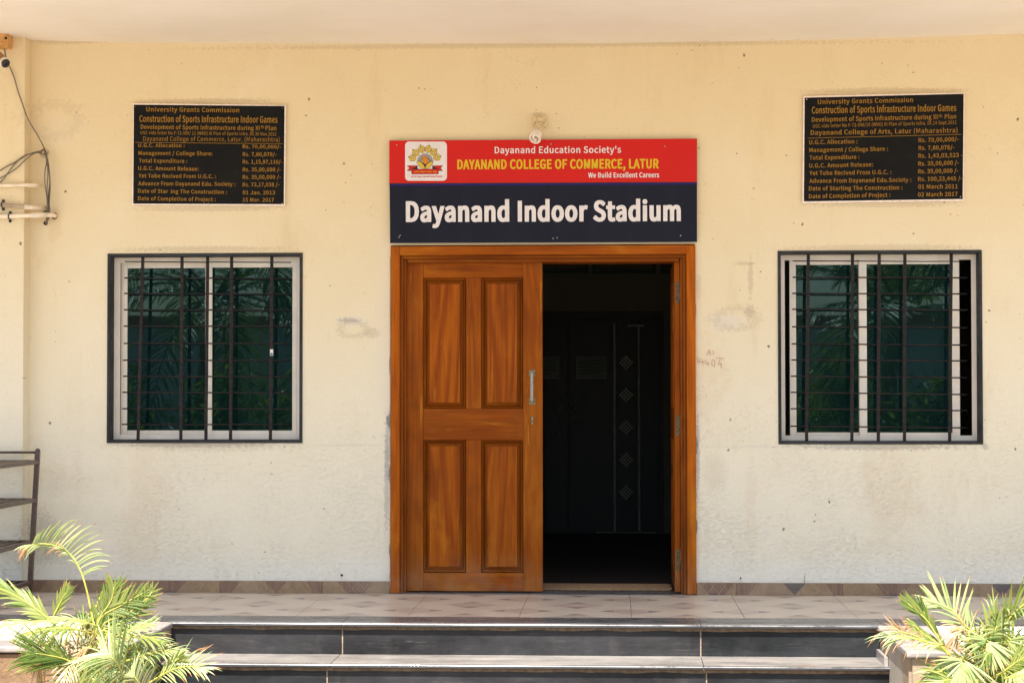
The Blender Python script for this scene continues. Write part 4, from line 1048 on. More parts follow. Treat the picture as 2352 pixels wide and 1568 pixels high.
LL = [('University Grants Commission', 355, 265, 1545, 277, 58), ('Construction of Sports Infrastructure Indoor Games', 268, 398, 2035, 410, 84), ('Development of Sports Infrastructure during XI', 285, 488, 1805, 505, 56), ('th', 1822, 482, 1862, 484, 40, .008), ('Plan', 1882, 505, 2020, 506, 58),
      ('UGC vide letter No F-72-500/ 12 (WRO) XI Plan of Sports Infra. Dt.30 Nov.2012', 282, 556, 2020, 575, 42, .006), ('Dayanand College of Commerce, Latur. (Maharashtra)', 316, 640, 2064, 652, 56, .004),
      ('U.G.C. Allocation :', 253, 720, 845, 724, 46), ('Rs. 70,00,000/-', 1590, 735, 2080, 740, 46), ('Management / College Share:', 255, 820, 1202, 828, 50), ('Rs. 7,80,078/-', 1590, 836, 2025, 838, 50),
      ('Total Expenditure :', 262, 917, 878, 924, 50), ('Rs. 1,15,97,116/-', 1590, 932, 2097, 934, 50), ('U.G.C. Amount Release:', 252, 1014, 1025, 1024, 50), ('Rs. 35,00,000 /-', 1590, 1031, 2077, 1033, 50),
      ('Yet Tobe Recived From U.G.C. :', 256, 1110, 1248, 1120, 50), ('Rs. 35,00,000 /-', 1590, 1127, 2076, 1128, 50), ('Advance From Dayanand Edu. Society :', 252, 1210, 1494, 1218, 50), ('Rs. 73,17,038 /-', 1590, 1224, 2060, 1224, 50),
      ('Date of Star', 250, 1304, 634, 1310, 50), ('ing The Construction :', 670, 1311, 1388, 1320, 50), ('01 Jan. 2013', 1592, 1326, 2003, 1328, 50), ('Date of Completion of Project :', 250, 1400, 1243, 1414, 50), ('15 Mar. 2017', 1590, 1418, 1990, 1420, 50)]
plaque('black plaque in a white rim above the left window, dated 15 Mar. 2017', c2, [(188, 160), (2142, 184), (2130, 1472), (174, 1462)], [(196, 178), (2126, 196), (2116, 1452), (188, 1445)], LL, ((217, 661), (2105, 679), 3),
       [(218, 203, 'screw_rust'), (1162, 203, 'screw_rust'), (2105, 222, 'screw_rust'), (205, 1418, 'screw_rust'), (2096, 1444, 'screw'), (1153, 1430, 'screw_rust')])
RL = [('University Grants Commission', 343, 264, 1525, 238, 58), ('Construction of Sports Infrastructure Indoor Games', 270, 380, 2060, 348, 84), ('Development of Sports Infrastructure during XI', 270, 484, 1828, 448, 58), ('th', 1842, 430, 1885, 428, 40, .008), ('Plan', 1918, 446, 2060, 443, 56),
      ('UGC vide letter No F-72-046/10 (WRO) XI Plan of Sports Infra. Dt.14 Sept.2011', 283, 558, 2064, 510, 44, .006), ('Dayanand College of Arts, Latur', 256, 646, 1505, 624, 58), ('(Maharashtra)', 1534, 624, 2076, 615, 58, .008),
      ('U.G.C. Allocation :', 238, 762, 835, 750, 52), ('Rs. 70,00,000/-', 1594, 736, 2090, 722, 52), ('Management / College Share :', 238, 858, 1212, 842, 52), ('Rs. 7,80,078/-', 1594, 832, 2037, 824, 52),
      ('Total Expenditure :', 240, 954, 858, 942, 52), ('Rs. 1,43,03,523 -', 1592, 930, 2137, 918, 52), ('U.G.C. Amount Release:', 238, 1052, 1026, 1036, 52), ('Rs. 35,00,000 /-', 1590, 1027, 2092, 1014, 52),
      ('Yet Tobe Recived From U.G.C. :', 240, 1144, 1254, 1130, 52), ('Rs. 35,00,000 /-', 1588, 1122, 2086, 1112, 52), ('Advance From Dayanand Edu.Society :', 238, 1240, 1500, 1226, 52), ('Rs. 100,23,445 /-', 1588, 1218, 2133, 1208, 52),
      ('Date of Starting The Construction :', 233, 1334, 1392, 1322, 52), ('01 March 2011', 1590, 1312, 2077, 1308, 52), ('Date of Completion of Project :', 233, 1432, 1242, 1412, 52), ('02 March 2017', 1586, 1410, 2077, 1402, 52)]
plaque('black plaque in a white rim above the right window, dated 02 March 2017', c4, [(164, 164), (2162, 122), (2152, 1462), (152, 1492)], [(180, 184), (2152, 136), (2140, 1440), (170, 1470)], RL, ((217, 686), (2122, 639), 3),
       [(204, 204, 'screw'), (1155, 182, 'screw_rust'), (2133, 152, 'screw_rust'), (1146, 1438, 'screw_rust'), (2112, 1412, 'screw'), (185, 1450, 'screw_rust')])

# red chalked numbers on the wall beside the door
def cw(cx, cy): return Pc(cx, cy, 1740, 640, 3.0136)
M['chalk'] = simple('faded_red_marker', (0.52, 0.26, 0.20, 1), 0.8, var=0.25, scale=70)
g_ = tag(empty('wall_marking'), 'faded red handwritten marks on the plaster right of the door', 'marking')
def stroke(parent, pts, w=.0028):
    b = MB()
    P = [U(*cw(*p), -.0045) for p in pts]
    for i in range(len(P) - 1):
        d = (P[i + 1] - P[i]).normalized(); n_ = Vector((-d.z, 0, d.x)) * w / 2
        b.poly([P[i] - n_, P[i + 1] - n_, P[i + 1] + n_, P[i] + n_], M['chalk'])
    b.recalc = False; b.build('stroke', parent)
for s in ([(146, 782), (165, 738), (180, 782)], [(152, 766), (178, 764)], [(196, 744), (198, 780)], [(78, 790), (82, 838)], [(100, 800), (92, 832), (122, 832)], [(116, 812), (120, 856)], [(140, 812), (134, 838), (160, 834), (160, 860)], [(190, 812), (184, 850), (204, 868), (210, 822), (190, 812)], [(250, 812), (236, 850), (262, 850)], [(256, 836), (258, 880)], [(215, 800), (280, 806)]): stroke(g_, s)

# ------------------------------------------------------------------ lamp over the sign
def c33(cx, cy): return Pc(cx, cy, 1320, 280, 15.68)
lp = tag(empty('wall_lamp'), 'unlit white spiral lamp in an aged ivory wall holder above the signboard', 'lamp')
def LP(cx, cy, y): return U(*c33(cx, cy), y)
a, b_ = LP(450, 240, 0), LP(1000, 720, 0)
bm = bmesh.new()
B = MB(); B.box(a.x, b_.x, -.022, -.003, b_.z, a.z, M['lamp_ivory'], .006, 3); B.build('back_plate', lp)
cc_ = LP(728, 470, -.03); rad = 205 / 15.68 / 1.102 / 370
B = MB(); B.tube([(cc_.x, -.023, cc_.z), (cc_.x, -.040, cc_.z), (cc_.x, -.046, cc_.z)], [rad, rad * .97, rad * .8], M['lamp_ivory'], 24); B.build('round_base', lp)
for (sx_, sy_) in ((543, 475), (888, 487)):
    q = LP(sx_, sy_, -.047); B = MB(); B.tube([(q.x, -.0445, q.z), (q.x, -.047, q.z)], .003, M['hole'], 8); B.build('screw_hole', lp)
s0 = Vector(LP(715, 600, -.05)); s1 = Vector(LP(630, 760, -.095)); s2 = Vector(LP(520, 1150, -.16))
ax = (s2 - s0).normalized()
B = MB(); B.tube([s0 - ax * .012, s0 + ax * .004, s0 + ax * .062, s0 + ax * .070], [.024, .0275, .0275, .025], M['lamp_ivory'], 20); B.build('bulb_holder', lp)
B = MB(); B.tube([s0 + ax * .070, s0 + ax * .080, s0 + ax * .084], [.024, .026, .022], M['lamp_tube'], 20); B.build('lamp_cap', lp)
e1 = ax.orthogonal().normalized(); e2 = ax.cross(e1); pts = []
T0, T1, NTURN = .088, .150, 3.6
for i in range(110):
    f = i / 109; an = 2 * math.pi * NTURN * f; rd = .0265 + .006 * f
    pts.append(s0 + ax * (T0 + (T1 - T0) * f) + (e1 * math.cos(an) + e2 * math.sin(an)) * rd)
an1 = 2 * math.pi * NTURN; base_ = s0 + ax * T1
for i in range(1, 12):
    f = i / 11; r_ = .0325 * (1 - 1.6 * f); k = math.sin(f * math.pi) * .009
    pts.append(base_ + ax * (.003 * math.sin(f * math.pi)) + (e1 * math.cos(an1) + e2 * math.sin(an1)) * r_ + (e1 * math.sin(an1) - e2 * math.cos(an1)) * (-k if f < .5 else k * .6))
B = MB(); B.tube(pts, .0066, M['lamp_tube'], 8); B.build('spiral_tube', lp)

# ------------------------------------------------------------------ top left corner: camera, conduits, cables
def c1(cx, cy): return Pc(cx, cy, 0, 60, 2.904)
jb = tag(empty('junction_box'), 'dusty orange junction box under the porch ceiling at the left edge', 'box')
a, b_ = U(*c1(-70, 68), -.22), U(*c1(60, 172), -.22)
MB().box(a.x, b_.x, -.22, -.121, b_.z, a.z, M['box_orange'], .006, 2).build('box_body', jb)
MB().box(a.x + .004, b_.x + .004, -.236, -.2205, b_.z - .012, b_.z + .028, M['box_orange'], .006, 2).build('box_lid', jb)
q = U(*c1(43, 108), -.221); MB().tube([(q.x, -.2235, q.z), (q.x, -.2203, q.z)], .008, M['hole'], 12).build('knockout', jb)
cc = tag(empty('security_camera'), 'small bullet security camera below the orange junction box', 'security camera')
p0 = U(*c1(-22, 235), -.26); p1 = U(*c1(40, 292), -.36)
d_ = (p1 - p0).normalized()
MB().tube([p0, p0.lerp(p1, .5), p1 - d_ * .012], [.031, .032, .032], M['cam_brown'], 20).build('sun_shade', cc)
MB().tube([p1 - d_ * .020, p1 - d_ * .002, p1 + d_ * .003], [.0345, .0345, .031], M['cam_white'], 24).build('lens_ring', cc)
MB().tube([p1 + d_ * .003, p1 + d_ * .0045], [.028, .027], M['black_pl'], 24).build('front_glass', cc)
MB().tube([p1 + d_ * .0045, p1 + d_ * .006], [.012, .011], M['lens'], 16).build('lens', cc)
q = U(*c1(5, 190), -.24); MB().tube([(q.x - .02, -.2285, q.z + .03), (q.x - .02, -.2285, q.z - .002), (q.x - .028, -.25, q.z - .04)], .013, M['cam_white'], 12).build('bracket', cc)
def cable(label, pts, r, mat, d0=-.135, d1=None, name='cable'):
    P = [U(*c1(*p[:2]), p[2] if len(p) > 2 else d0) for p in pts]
    # smooth through the points
    Q = []
    for i in range(len(P) - 1):
        a_, b2, c_, d2 = P[max(i - 1, 0)], P[i], P[i + 1], P[min(i + 2, len(P) - 1)]
        for k in range(6):
            t_ = k / 6; Q.append(0.5 * ((2 * b2) + (-a_ + c_) * t_ + (2 * a_ - 5 * b2 + 4 * c_ - d2) * t_ ** 2 + (-a_ + 3 * b2 - 3 * c_ + d2) * t_ ** 3))
    Q.append(P[-1]); o = MB().tube(Q, r, mat, 8).build(name); return tag(o, label, 'cable', 'cables on the left pilaster')
cable('grey cable dropping from the security camera to the tangled knot', [(35, 175), (40, 230, -.2), (70, 315), (105, 400), (130, 490), (165, 590), (205, 700, -.128), (270, 810, -.07), (318, 900, -.03), (335, 950, -.04)], .0038, M['cable'])
cable('brown cable sagging left from the knot, highest of the three', [(-30, 1100), (50, 1050), (110, 1020), (170, 978), (240, 950, -.08), (320, 932, -.05)], .0036, M['cable_brown'])
cable('grey cable sagging left from the knot, crossing the middle one', [(-30, 1195), (20, 1150), (60, 1095), (110, 1030), (175, 980), (250, 948, -.09), (325, 935, -.055)], .0034, M['cable'])
cable('grey cable sagging left from the knot, lowest at the pilaster edge', [(-30, 1150), (50, 1110), (120, 1065), (190, 1000), (250, 955, -.09), (300, 950, -.06), (335, 970, -.05)], .0034, M['cable'])
cable('grey cable hanging from the knot to the wall hole, outermost on the right', [(330, 940, -.05), (350, 1000, -.05), (362, 1090, -.06), (368, 1200, -.06), (362, 1310, -.06), (366, 1400, -.06), (340, 1468, -.02)], .0042, M['cable'])
cable('grey cable hanging from the knot to the wall hole, middle strand', [(325, 945, -.055), (345, 1010, -.06), (352, 1110, -.07), (345, 1220, -.07), (350, 1330, -.07), (346, 1420, -.06), (334, 1470, -.02)], .0042, M['cable'])
cable('grey cable hanging from the knot to the wall hole, bowed out to the left', [(335, 960, -.05), (342, 1020, -.05), (330, 1090, -.07), (332, 1190, -.07), (345, 1290, -.07), (345, 1400, -.06), (338, 1465, -.02)], .0036, M['cable'])
cable('brown cable hanging from the knot, tight against the wall', [(338, 950, -.04), (356, 1030, -.04), (366, 1150, -.05), (356, 1260, -.05), (358, 1360, -.05), (338, 1468, -.02)], .0034, M['cable_brown'])
kn = MB()
for k in range(7):
    ctr = Vector(U(*c1(322 + random.uniform(-8, 8), 945 + random.uniform(-12, 14)), -.05)); pts = []
    r0 = random.uniform(.012, .03)
    for i in range(14):
        a_ = i / 13 * random.uniform(4.5, 5.5); pts.append(ctr + Vector((math.cos(a_ + k) * r0 * (1 if k < 5 else 1.4), random.uniform(-.006, .006), math.sin(a_ + k) * r0 * .9)))
    kn.tube(pts, .0011, M['cable_brown'], 5)
tag(kn.build('wire_tangle'), 'tangle of thin brown wire where the cables meet beside the pilaster', 'wire')
def conduit(label, pts, r, mat, holes, joint=None):
    t_ = tag(empty('conduit'), label, 'pipe', 'conduits crossing the left pilaster')
    P = [U(*c1(*p[:2]), p[2]) for p in pts]; Q = []
    for i in range(len(P) - 1):
        for k in range(5): Q.append(P[i].lerp(P[i + 1], k / 5))
    Q.append(P[-1])
    for _ in range(2): Q = [Q[0]] + [(Q[i - 1] + Q[i] * 2 + Q[i + 1]) / 4 for i in range(1, len(Q) - 1)] + [Q[-1]]
    MB().tube(Q, r, mat, 14).build('pipe', t_)
    if joint is not None:
        a_, b2 = U(*c1(*joint[0][:2]), joint[0][2]), U(*c1(*joint[1][:2]), joint[1][2]); MB().tube([a_, b2], r * 1.18, M['pvc'], 14).build('socket', t_)
    for h in holes:
        a_ = U(*c1(*h), -.004); MB().tube([(a_.x, -.0005, a_.z), (a_.x, -.0062, a_.z)], r * 1.5, M['hole'], 9).build('wall_hole', t_)
    return t_
conduit('uppermost cream conduit, short one bending into the wall', [(-300, 1192, -.145), (60, 1190, -.145), (215, 1186, -.13), (270, 1184, -.08), (305, 1192, -.03), (318, 1200, .02)], .0105, M['pvc'], [], ((205, 1187, -.133), (290, 1186, -.06)))
cd2 = conduit('middle dusty conduit with a pale end entering the wall', [(-300, 1322, -.15), (0, 1332, -.15), (180, 1345, -.14), (300, 1360, -.06), (345, 1364, .02)], .0125, M['pvc_grey'], [(330, 1366)], ((178, 1345, -.14), (325, 1362, -.045)))
cd3 = conduit('lowest cream conduit, elbowed into a ragged wall hole', [(-300, 1425, -.15), (60, 1416, -.15), (240, 1410, -.13), (340, 1405, -.09), (390, 1408, -.06), (408, 1414, .0)], .0135, M['pvc'], [(400, 1414)], ((235, 1410, -.131), (345, 1405, -.088)))
for (cx_, cy_, par) in ((15, 1330, cd2), (66, 1417, cd3)):
    q = U(*c1(cx_, cy_), -.15); B = MB(); pts = []
    for i in range(9): a_ = math.pi * i / 8; pts.append((q.x, -.121 - .044 * math.sin(a_), q.z + .0185 * math.cos(a_) * 1.0))
    B.tube(pts, .004, M['black_pl'], 6)
    for s in (-1, 1): B.box(q.x - .009, q.x + .009, -.128, -.121, q.z + s * .026 - .009, q.z + s * .026 + .009, M['black_pl'], .003)
    B.build('pipe_clip', par)
q = U(*c1(335, 1466), -.003); tag(MB().tube([(q.x, .0005, q.z), (q.x, -.0065, q.z)], .013, M['hole'], 10).build('wall_hole'), 'small dark hole in the plaster where the hanging cables enter', 'hole')

# small nails and plugs on the wall
for (px, py, r, lab) in ((790, 376, .004, 'small nail with a rust run left of the signboard'), (1692, 353, .003, 'small dark nail in the plaster right of the signboard'), (785, 1320, .007, 'dark plug hole low on the wall left of the door'), (1701, 1327, .005, 'dark plug hole low on the wall right of the door')):
    q = U(px, py, -.003); tag(MB().tube([(q.x, -.001, q.z), (q.x, -.010, q.z)], r, M['hole'], 8).build('wall_plug'), lab, 'nail')
# fresh-looking dark gouge near the foot of the wall
q = U(1848, 1327, -.004); b = MB(); b.poly([(q.x - .001, -.0045, q.z - .03), (q.x + .001, -.0045, q.z - .03), (q.x + .0018, -.0045, q.z + .01), (q.x - .0005, -.0045, q.z + .026)], M['hole']); b.recalc = False; b.build('gouge', wall_o)

# ------------------------------------------------------------------ shoe rack at the left
def cr2(cx, cy): return Pc(cx, cy, 0, 1120, 3.92)
rk = tag(empty('shoe_rack'), 'brown metal slatted shoe rack standing against the wall at the left edge', 'rack')
RY = -.17
top = U(*cr2(365, 85), RY - .02); bot = U(*cr2(293, 1528), RY)
B = MB(); hw = .014
B.prism([(bot.x - hw, RY - hw, .001), (bot.x + hw, RY - hw, .001), (bot.x + hw, RY + hw, .001), (bot.x - hw, RY + hw, .001)], (top.x - bot.x, -.0, top.z), M['rack_paint']); B.build('post', rk)
bm = bmesh.new(); bmesh.ops.create_uvsphere(bm, u_segments=14, v_segments=8, radius=.0165)
B = MB(); B.frombm(bm, M['rack_paint'], Matrix.Translation((top.x, RY, top.z + .002)), True); B.build('post_cap', rk)
LR = 0.95
B = MB(); B.prism([(bot.x - hw, RY - LR - hw, .001), (bot.x + hw, RY - LR - hw, .001), (bot.x + hw, RY - LR + hw, .001), (bot.x - hw, RY - LR + hw, .001)], (top.x - bot.x, -.0, top.z), M['rack_paint']); B.build('post', rk)
for yy in (RY, RY - LR):
    B = MB(); B.prism([(bot.x - .62 - hw, yy - hw, .001), (bot.x - .62 + hw, yy - hw, .001), (bot.x - .62 + hw, yy + hw, .001), (bot.x - .62 - hw, yy + hw, .001)], (top.x - bot.x, 0, top.z), M['rack_paint']); B.build('post', rk)
def xat(z): return bot.x + (top.x - bot.x) * z / top.z
z_ = U(*cr2(200, 95), RY).z; B = MB(); B.tube([(xat(z_) - .62, RY, z_), (xat(z_), RY, z_)], .0075, M['rack_paint'], 10); B.build('top_rod', rk)
for cy_ in (190, 568, 985, 1385):
    z_ = U(*cr2(340, cy_), RY).z; xr_ = xat(z_)
    MB().box(xr_ - .012, xr_ + .012, RY - LR, RY, z_ - .013, z_ + .013, M['rack_paint'], .003).build('shelf_rail', rk)
    MB().box(xr_ - .632, xr_ - .608, RY - LR, RY, z_ - .013, z_ + .013, M['rack_paint'], .003).build('shelf_rail', rk)
    for yy in (RY - .012, RY - LR):
        MB().box(xr_ - .607, xr_ - .013, yy, yy + .02, z_ - .010, z_ + .012, M['rack_paint'], .003).build('shelf_rail', rk)
    for k in range(8):
        xs_ = xr_ - .075 - k * .066
        MB().tube([(xs_, RY - LR + .022, z_ + .006), (xs_, RY - .014, z_ + .006)], .0085, M['rack_paint'], 8).build('slat', rk)

# ------------------------------------------------------------------ areca palms
def catmull(P, n=8):
    Q = []
    for i in range(len(P) - 1):
        a_, b2, c_, d2 = P[max(i - 1, 0)], P[i], P[i + 1], P[min(i + 2, len(P) - 1)]
        for k in range(n):
            t_ = k / n; Q.append(0.5 * ((2 * b2) + (-a_ + c_) * t_ + (2 * a_ - 5 * b2 + 4 * c_ - d2) * t_ ** 2 + (-a_ + 3 * b2 - 3 * c_ + d2) * t_ ** 3))
    Q.append(P[-1]); return Q
def leaflet(verts, faces, cols, p, d, up, L, w, droop, dead, shade, seg=5):
    """narrow folded blade"""
    d = d.normalized(); side = d.cross(up)
    if side.length < .05: side = d.orthogonal()
    side.normalize(); cur = p.copy(); w *= 0.5; b0 = len(verts)
    g = Vector((0, 0, -1))
    for i in range(seg + 1):
        f = i / seg; wd_ = w * (0.45 + 0.75 * math.sin(min(1, f * 1.15 + .12) * math.pi * .62)) * (1 - f ** 3.2) + .0006
        fold = -up.normalized() * wd_ * .28
        verts += [cur - side * wd_ * .5 + fold, cur.copy(), cur + side * wd_ * .5 + fold]
        tipv = 1.0 if f > 1 - dead else max(0, 1 - (1 - dead - f) * 6) if dead > 0 else 0
        cols += [(tipv, shade, 0, 1)] * 3
        cur = cur + d * (L / seg); d = (d + g * droop * (0.35 + f)).normalized()
        side = d.cross(up); side = side.normalized() if side.length > .05 else d.orthogonal().normalized()
    for i in range(seg):
        a_ = b0 + i * 3; faces += [(a_, a_ + 1, a_ + 4, a_ + 3), (a_ + 1, a_ + 2, a_ + 5, a_ + 4)]
def frond(parent, P, n, L, mat, nrm=None, ang=50, droop=.12, w=.020, dead=.1, t0=.25, sides=(1, -1), lk=(1, 1), ragged=.12, fold=0.0, name='frond', rst=.0055, seg=5, adir=None):
    P = [Vector(p) for p in P]; Q = catmull(P, 8); N = len(Q)
    n = int(n * 1.35); dead *= .8
    verts, faces, cols = [], [], []
    for s_i, s in enumerate(sides):
        for k in range(n):
            f = t0 + (1 - t0) * (k + random.uniform(0, .5)) / n; f = min(f, .999)
            i = min(int(f * (N - 1)), N - 2); fr_ = f * (N - 1) - i
            p = Q[i].lerp(Q[i + 1], fr_); tg = (Q[i + 1] - Q[i]).normalized()
            nn = Vector(nrm) if nrm else Vector((0, -0.25, 1)); nn = (nn - tg * nn.dot(tg)); nn.normalize()
            sd = tg.cross(nn) * s
            a_ = R(ang * (1 - .45 * (f - t0) / (1 - t0)) + random.uniform(-7, 7))
            d = tg * math.cos(a_) + sd * math.sin(a_) * (1 - fold) + nn * (fold * math.sin(a_) + random.uniform(-.08, .12))
            if adir: ff_ = (f - t0) / (1 - t0); d = Vector(adir[0]).lerp(Vector(adir[1]), ff_) + Vector((random.uniform(-.06, .06), random.uniform(-.15, .05), random.uniform(-.06, .06)))
            prof = math.sin((.16 + .80 * (f - t0) / (1 - t0)) * math.pi) ** .6
            leaflet(verts, faces, cols, p, d, nn, L * lk[s_i] * prof * random.uniform(1 - ragged * 1.5, 1 + ragged), w * random.uniform(.8, 1.15), droop * random.uniform(.5, 2.3), dead * random.uniform(0, 2.0) if random.random() < .65 else 0.0, random.random(), seg)
    # last leaflet continues the rachis
    tg = (Q[-1] - Q[-2]).normalized(); leaflet(verts, faces, cols, Q[-1], tg, Vector(nrm) if nrm else Vector((0, -.25, 1)), L * .45, w * .8, droop * 1.35, dead, .5, seg)
    me = bpy.data.meshes.new(name); me.from_pydata([tuple(v) for v in verts], [], faces); me.materials.append(mat)
    ca = me.color_attributes.new('tip', 'FLOAT_COLOR', 'POINT')
    ca.data.foreach_set('color', [c_ for q in cols for c_ in q])
    me.polygons.foreach_set('use_smooth', [True] * len(me.polygons)); me.update()
    o = link(name, me, parent)
    MB().tube([q for q in Q[::2]] + [Q[-1]], [rst * (1 - .75 * i / (len(Q[::2]))) for i in range(len(Q[::2]) + 1)], M['stalk'] if mat is not M['palm_leaf'] else mat, 6).build('leaf_stalk', o)
    return o
def A(px, py, y): return U(px, py, y)
def q6(cx, cy, y): return U(cx / 4.037, 1179.7 + cy / 4.037, y)
def q4(cx, cy, y): return U(cx / 2.7506, 998.2 + cy / 2.7506, y)
def q7(cx, cy, y): return U(2032.7 + cx / 6.214, 1315.8 + cy / 6.214, y)
CAMN = (0.1, -1, .15)
Y1 = -2.95
lp_ = tag(empty('areca_palm', (U(250, 1500, Y1).x, Y1, GZ)), 'sunlit areca palm with arching yellow-green fronds left of the steps', 'plant', 'areca palms beside the steps')
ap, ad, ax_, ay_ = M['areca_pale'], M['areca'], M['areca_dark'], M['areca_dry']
base = Vector((U(250, 1500, Y1).x, Y1, -.40))
# the tall arching frond
frond(lp_, [q4(600, 1230, Y1), q6(845, 900, Y1), q6(800, 690, Y1), q6(740, 510, Y1), q6(650, 370, Y1), q6(520, 295, Y1), q6(400, 275, Y1 - .02), q6(290, 285, Y1 - .05)], 17, .20, ap, nrm=CAMN, ang=62, droop=.10, w=.015, dead=.05, t0=.36, sides=(1,), lk=(1,), adir=((.86, -.1, .50), (.42, 0, .9)), seg=7)
frond(lp_, [q6(845, 900, Y1), q6(800, 690, Y1), q6(740, 512, Y1), q6(650, 372, Y1), q6(520, 297, Y1), q6(400, 277, Y1 - .02), q6(290, 287, Y1 - .05)], 20, .18, ap, nrm=CAMN, ang=10, droop=.34, w=.012, dead=.3, t0=.34, sides=(-1,), lk=(1,), ragged=.3)
# spear to the far left
frond(lp_, [q6(560, 1080, Y1 - .1), q6(400, 930, Y1 - .1), q6(200, 790, Y1 - .1), q6(0, 690, Y1 - .12), q6(-200, 640, Y1 - .14)], 22, .16, ad, nrm=(0, -.7, .7), ang=24, droop=.1, w=.022, dead=.05, t0=.15)
# drooping pale frond over the ledge
frond(lp_, [q6(900, 1040, Y1), q6(700, 980, Y1 - .05), q6(450, 985, Y1 - .1), q6(150, 1010, Y1 - .14), q6(-150, 1080, Y1 - .2)], 26, .19, ap, nrm=(0, -.35, 1), ang=40, droop=.35, w=.016, dead=.15, t0=.12)
frond(lp_, [q6(860, 1110, Y1 - .05), q6(660, 1060, Y1 - .15), q6(420, 1070, Y1 - .2), q6(200, 1130, Y1 - .26)], 20, .16, ad, nrm=(0, -.35, 1), ang=42, droop=.4, w=.016, dead=.12, t0=.12)
# spiky dark fan to the left
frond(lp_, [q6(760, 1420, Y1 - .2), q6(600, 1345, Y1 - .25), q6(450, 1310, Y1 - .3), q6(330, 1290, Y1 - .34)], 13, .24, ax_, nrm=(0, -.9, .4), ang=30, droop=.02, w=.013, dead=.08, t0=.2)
frond(lp_, [q6(740, 1450, Y1 - .2), q6(560, 1370, Y1 - .25), q6(360, 1360, Y1 - .3)], 11, .20, ad, nrm=(0, -.8, .5), ang=34, droop=.03, w=.012, dead=.1, t0=.2)
# upright short spikes
frond(lp_, [q6(470, 1000, Y1), q6(520, 900, Y1), q6(570, 800, Y1), q6(610, 730, Y1)], 7, .11, ad, nrm=CAMN, ang=24, droop=.05, w=.020, dead=.12, t0=.2)
frond(lp_, [q6(870, 920, Y1 + .1), q6(905, 830, Y1 + .1), q6(940, 740, Y1 + .1), q6(955, 705, Y1 + .1)], 3, .06, ax_, nrm=CAMN, ang=10, w=.016, t0=.4, rst=.008)
# upright cluster to the right
for (a_, b2, c_, m_) in (((640, 1150), (760, 1080), (900, 1000), ad), ((620, 1170), (700, 1050), (720, 960), ad), ((660, 1190), (800, 1130), (930, 1030), ax_), ((700, 1220), (850, 1150), (960, 990), ad), ((640, 1240), (740, 1200), (840, 1080), ax_)):
    frond(lp_, [q4(a_[0] - 40, a_[1] + 120, Y1), q4(*a_, Y1), q4(*b2, Y1), q4(*c_, Y1)], 12, .135, m_, nrm=CAMN, ang=44, droop=.04, w=.017, dead=.1, t0=.3)
# the ones reaching right over the steps
frond(lp_, [q4(640, 1330, Y1), q4(760, 1260, Y1 - .05), q4(860, 1220, Y1 - .1), q4(950, 1190, Y1 - .12)], 14, .12, ap, nrm=(0, -.6, .8), ang=36, droop=.05, w=.012, dead=.06, t0=.3)
frond(lp_, [q4(640, 1380, Y1), q4(780, 1290, Y1 - .1), q4(900, 1270, Y1 - .15), q4(1010, 1300, Y1 - .2)], 14, .15, ad, nrm=(0, -.5, .8), ang=35, droop=.16, w=.011, dead=.05, t0=.3)
frond(lp_, [q4(700, 1460, Y1 - .1), q4(880, 1400, Y1 - .15), q4(1020, 1365, Y1 - .2), q4(1130, 1370, Y1 - .24)], 13, .13, ap, nrm=(0, -.5, .8), ang=35, droop=.16, w=.012, dead=.1, t0=.3)
frond(lp_, [q4(860, 1620, Y1 - .2), q4(1000, 1530, Y1 - .25), q4(1110, 1475, Y1 - .3), q4(1220, 1460, Y1 - .34), q4(1290, 1480, Y1 - .36)], 14, .14, ap, nrm=(.1, -.8, .5), ang=46, droop=.12, w=.013, dead=.16, t0=.25, ragged=.3)
frond(lp_, [q4(1000, 1545, Y1 - .2), q4(1060, 1470, Y1 - .25), q4(1130, 1410, Y1 - .3)], 5, .11, ad, nrm=CAMN, ang=26, droop=.1, w=.026, dead=0.0, t0=.3)
# foreshortened frond facing the camera
frond(lp_, [q4(880, 1760, Y1 - .15), q4(820, 1600, Y1 - .3), q4(760, 1480, Y1 - .4), q4(705, 1405, Y1 - .45), q4(640, 1370, Y1 - .44)], 22, .24, M['areca_pale'], nrm=(.35, -.8, .6), ang=70, droop=.14, w=.016, dead=.02, t0=.2, lk=(1.0, 1.05))
frond(lp_, [q4(560, 1760, Y1 - .15), q4(480, 1620, Y1 - .3), q4(520, 1560, Y1 - .4), q4(600, 1520, Y1 - .45)], 16, .17, ad, nrm=(0, -.9, .5), ang=60, droop=.15, w=.014, dead=.05, t0=.2)
frond(lp_, [q4(1000, 1700, Y1 - .2), q4(920, 1620, Y1 - .3), q4(860, 1540, Y1 - .35), q4(830, 1500, Y1 - .35)], 13, .16, ap, nrm=(0, -.9, .5), ang=65, droop=.2, w=.013, dead=.06, t0=.1)
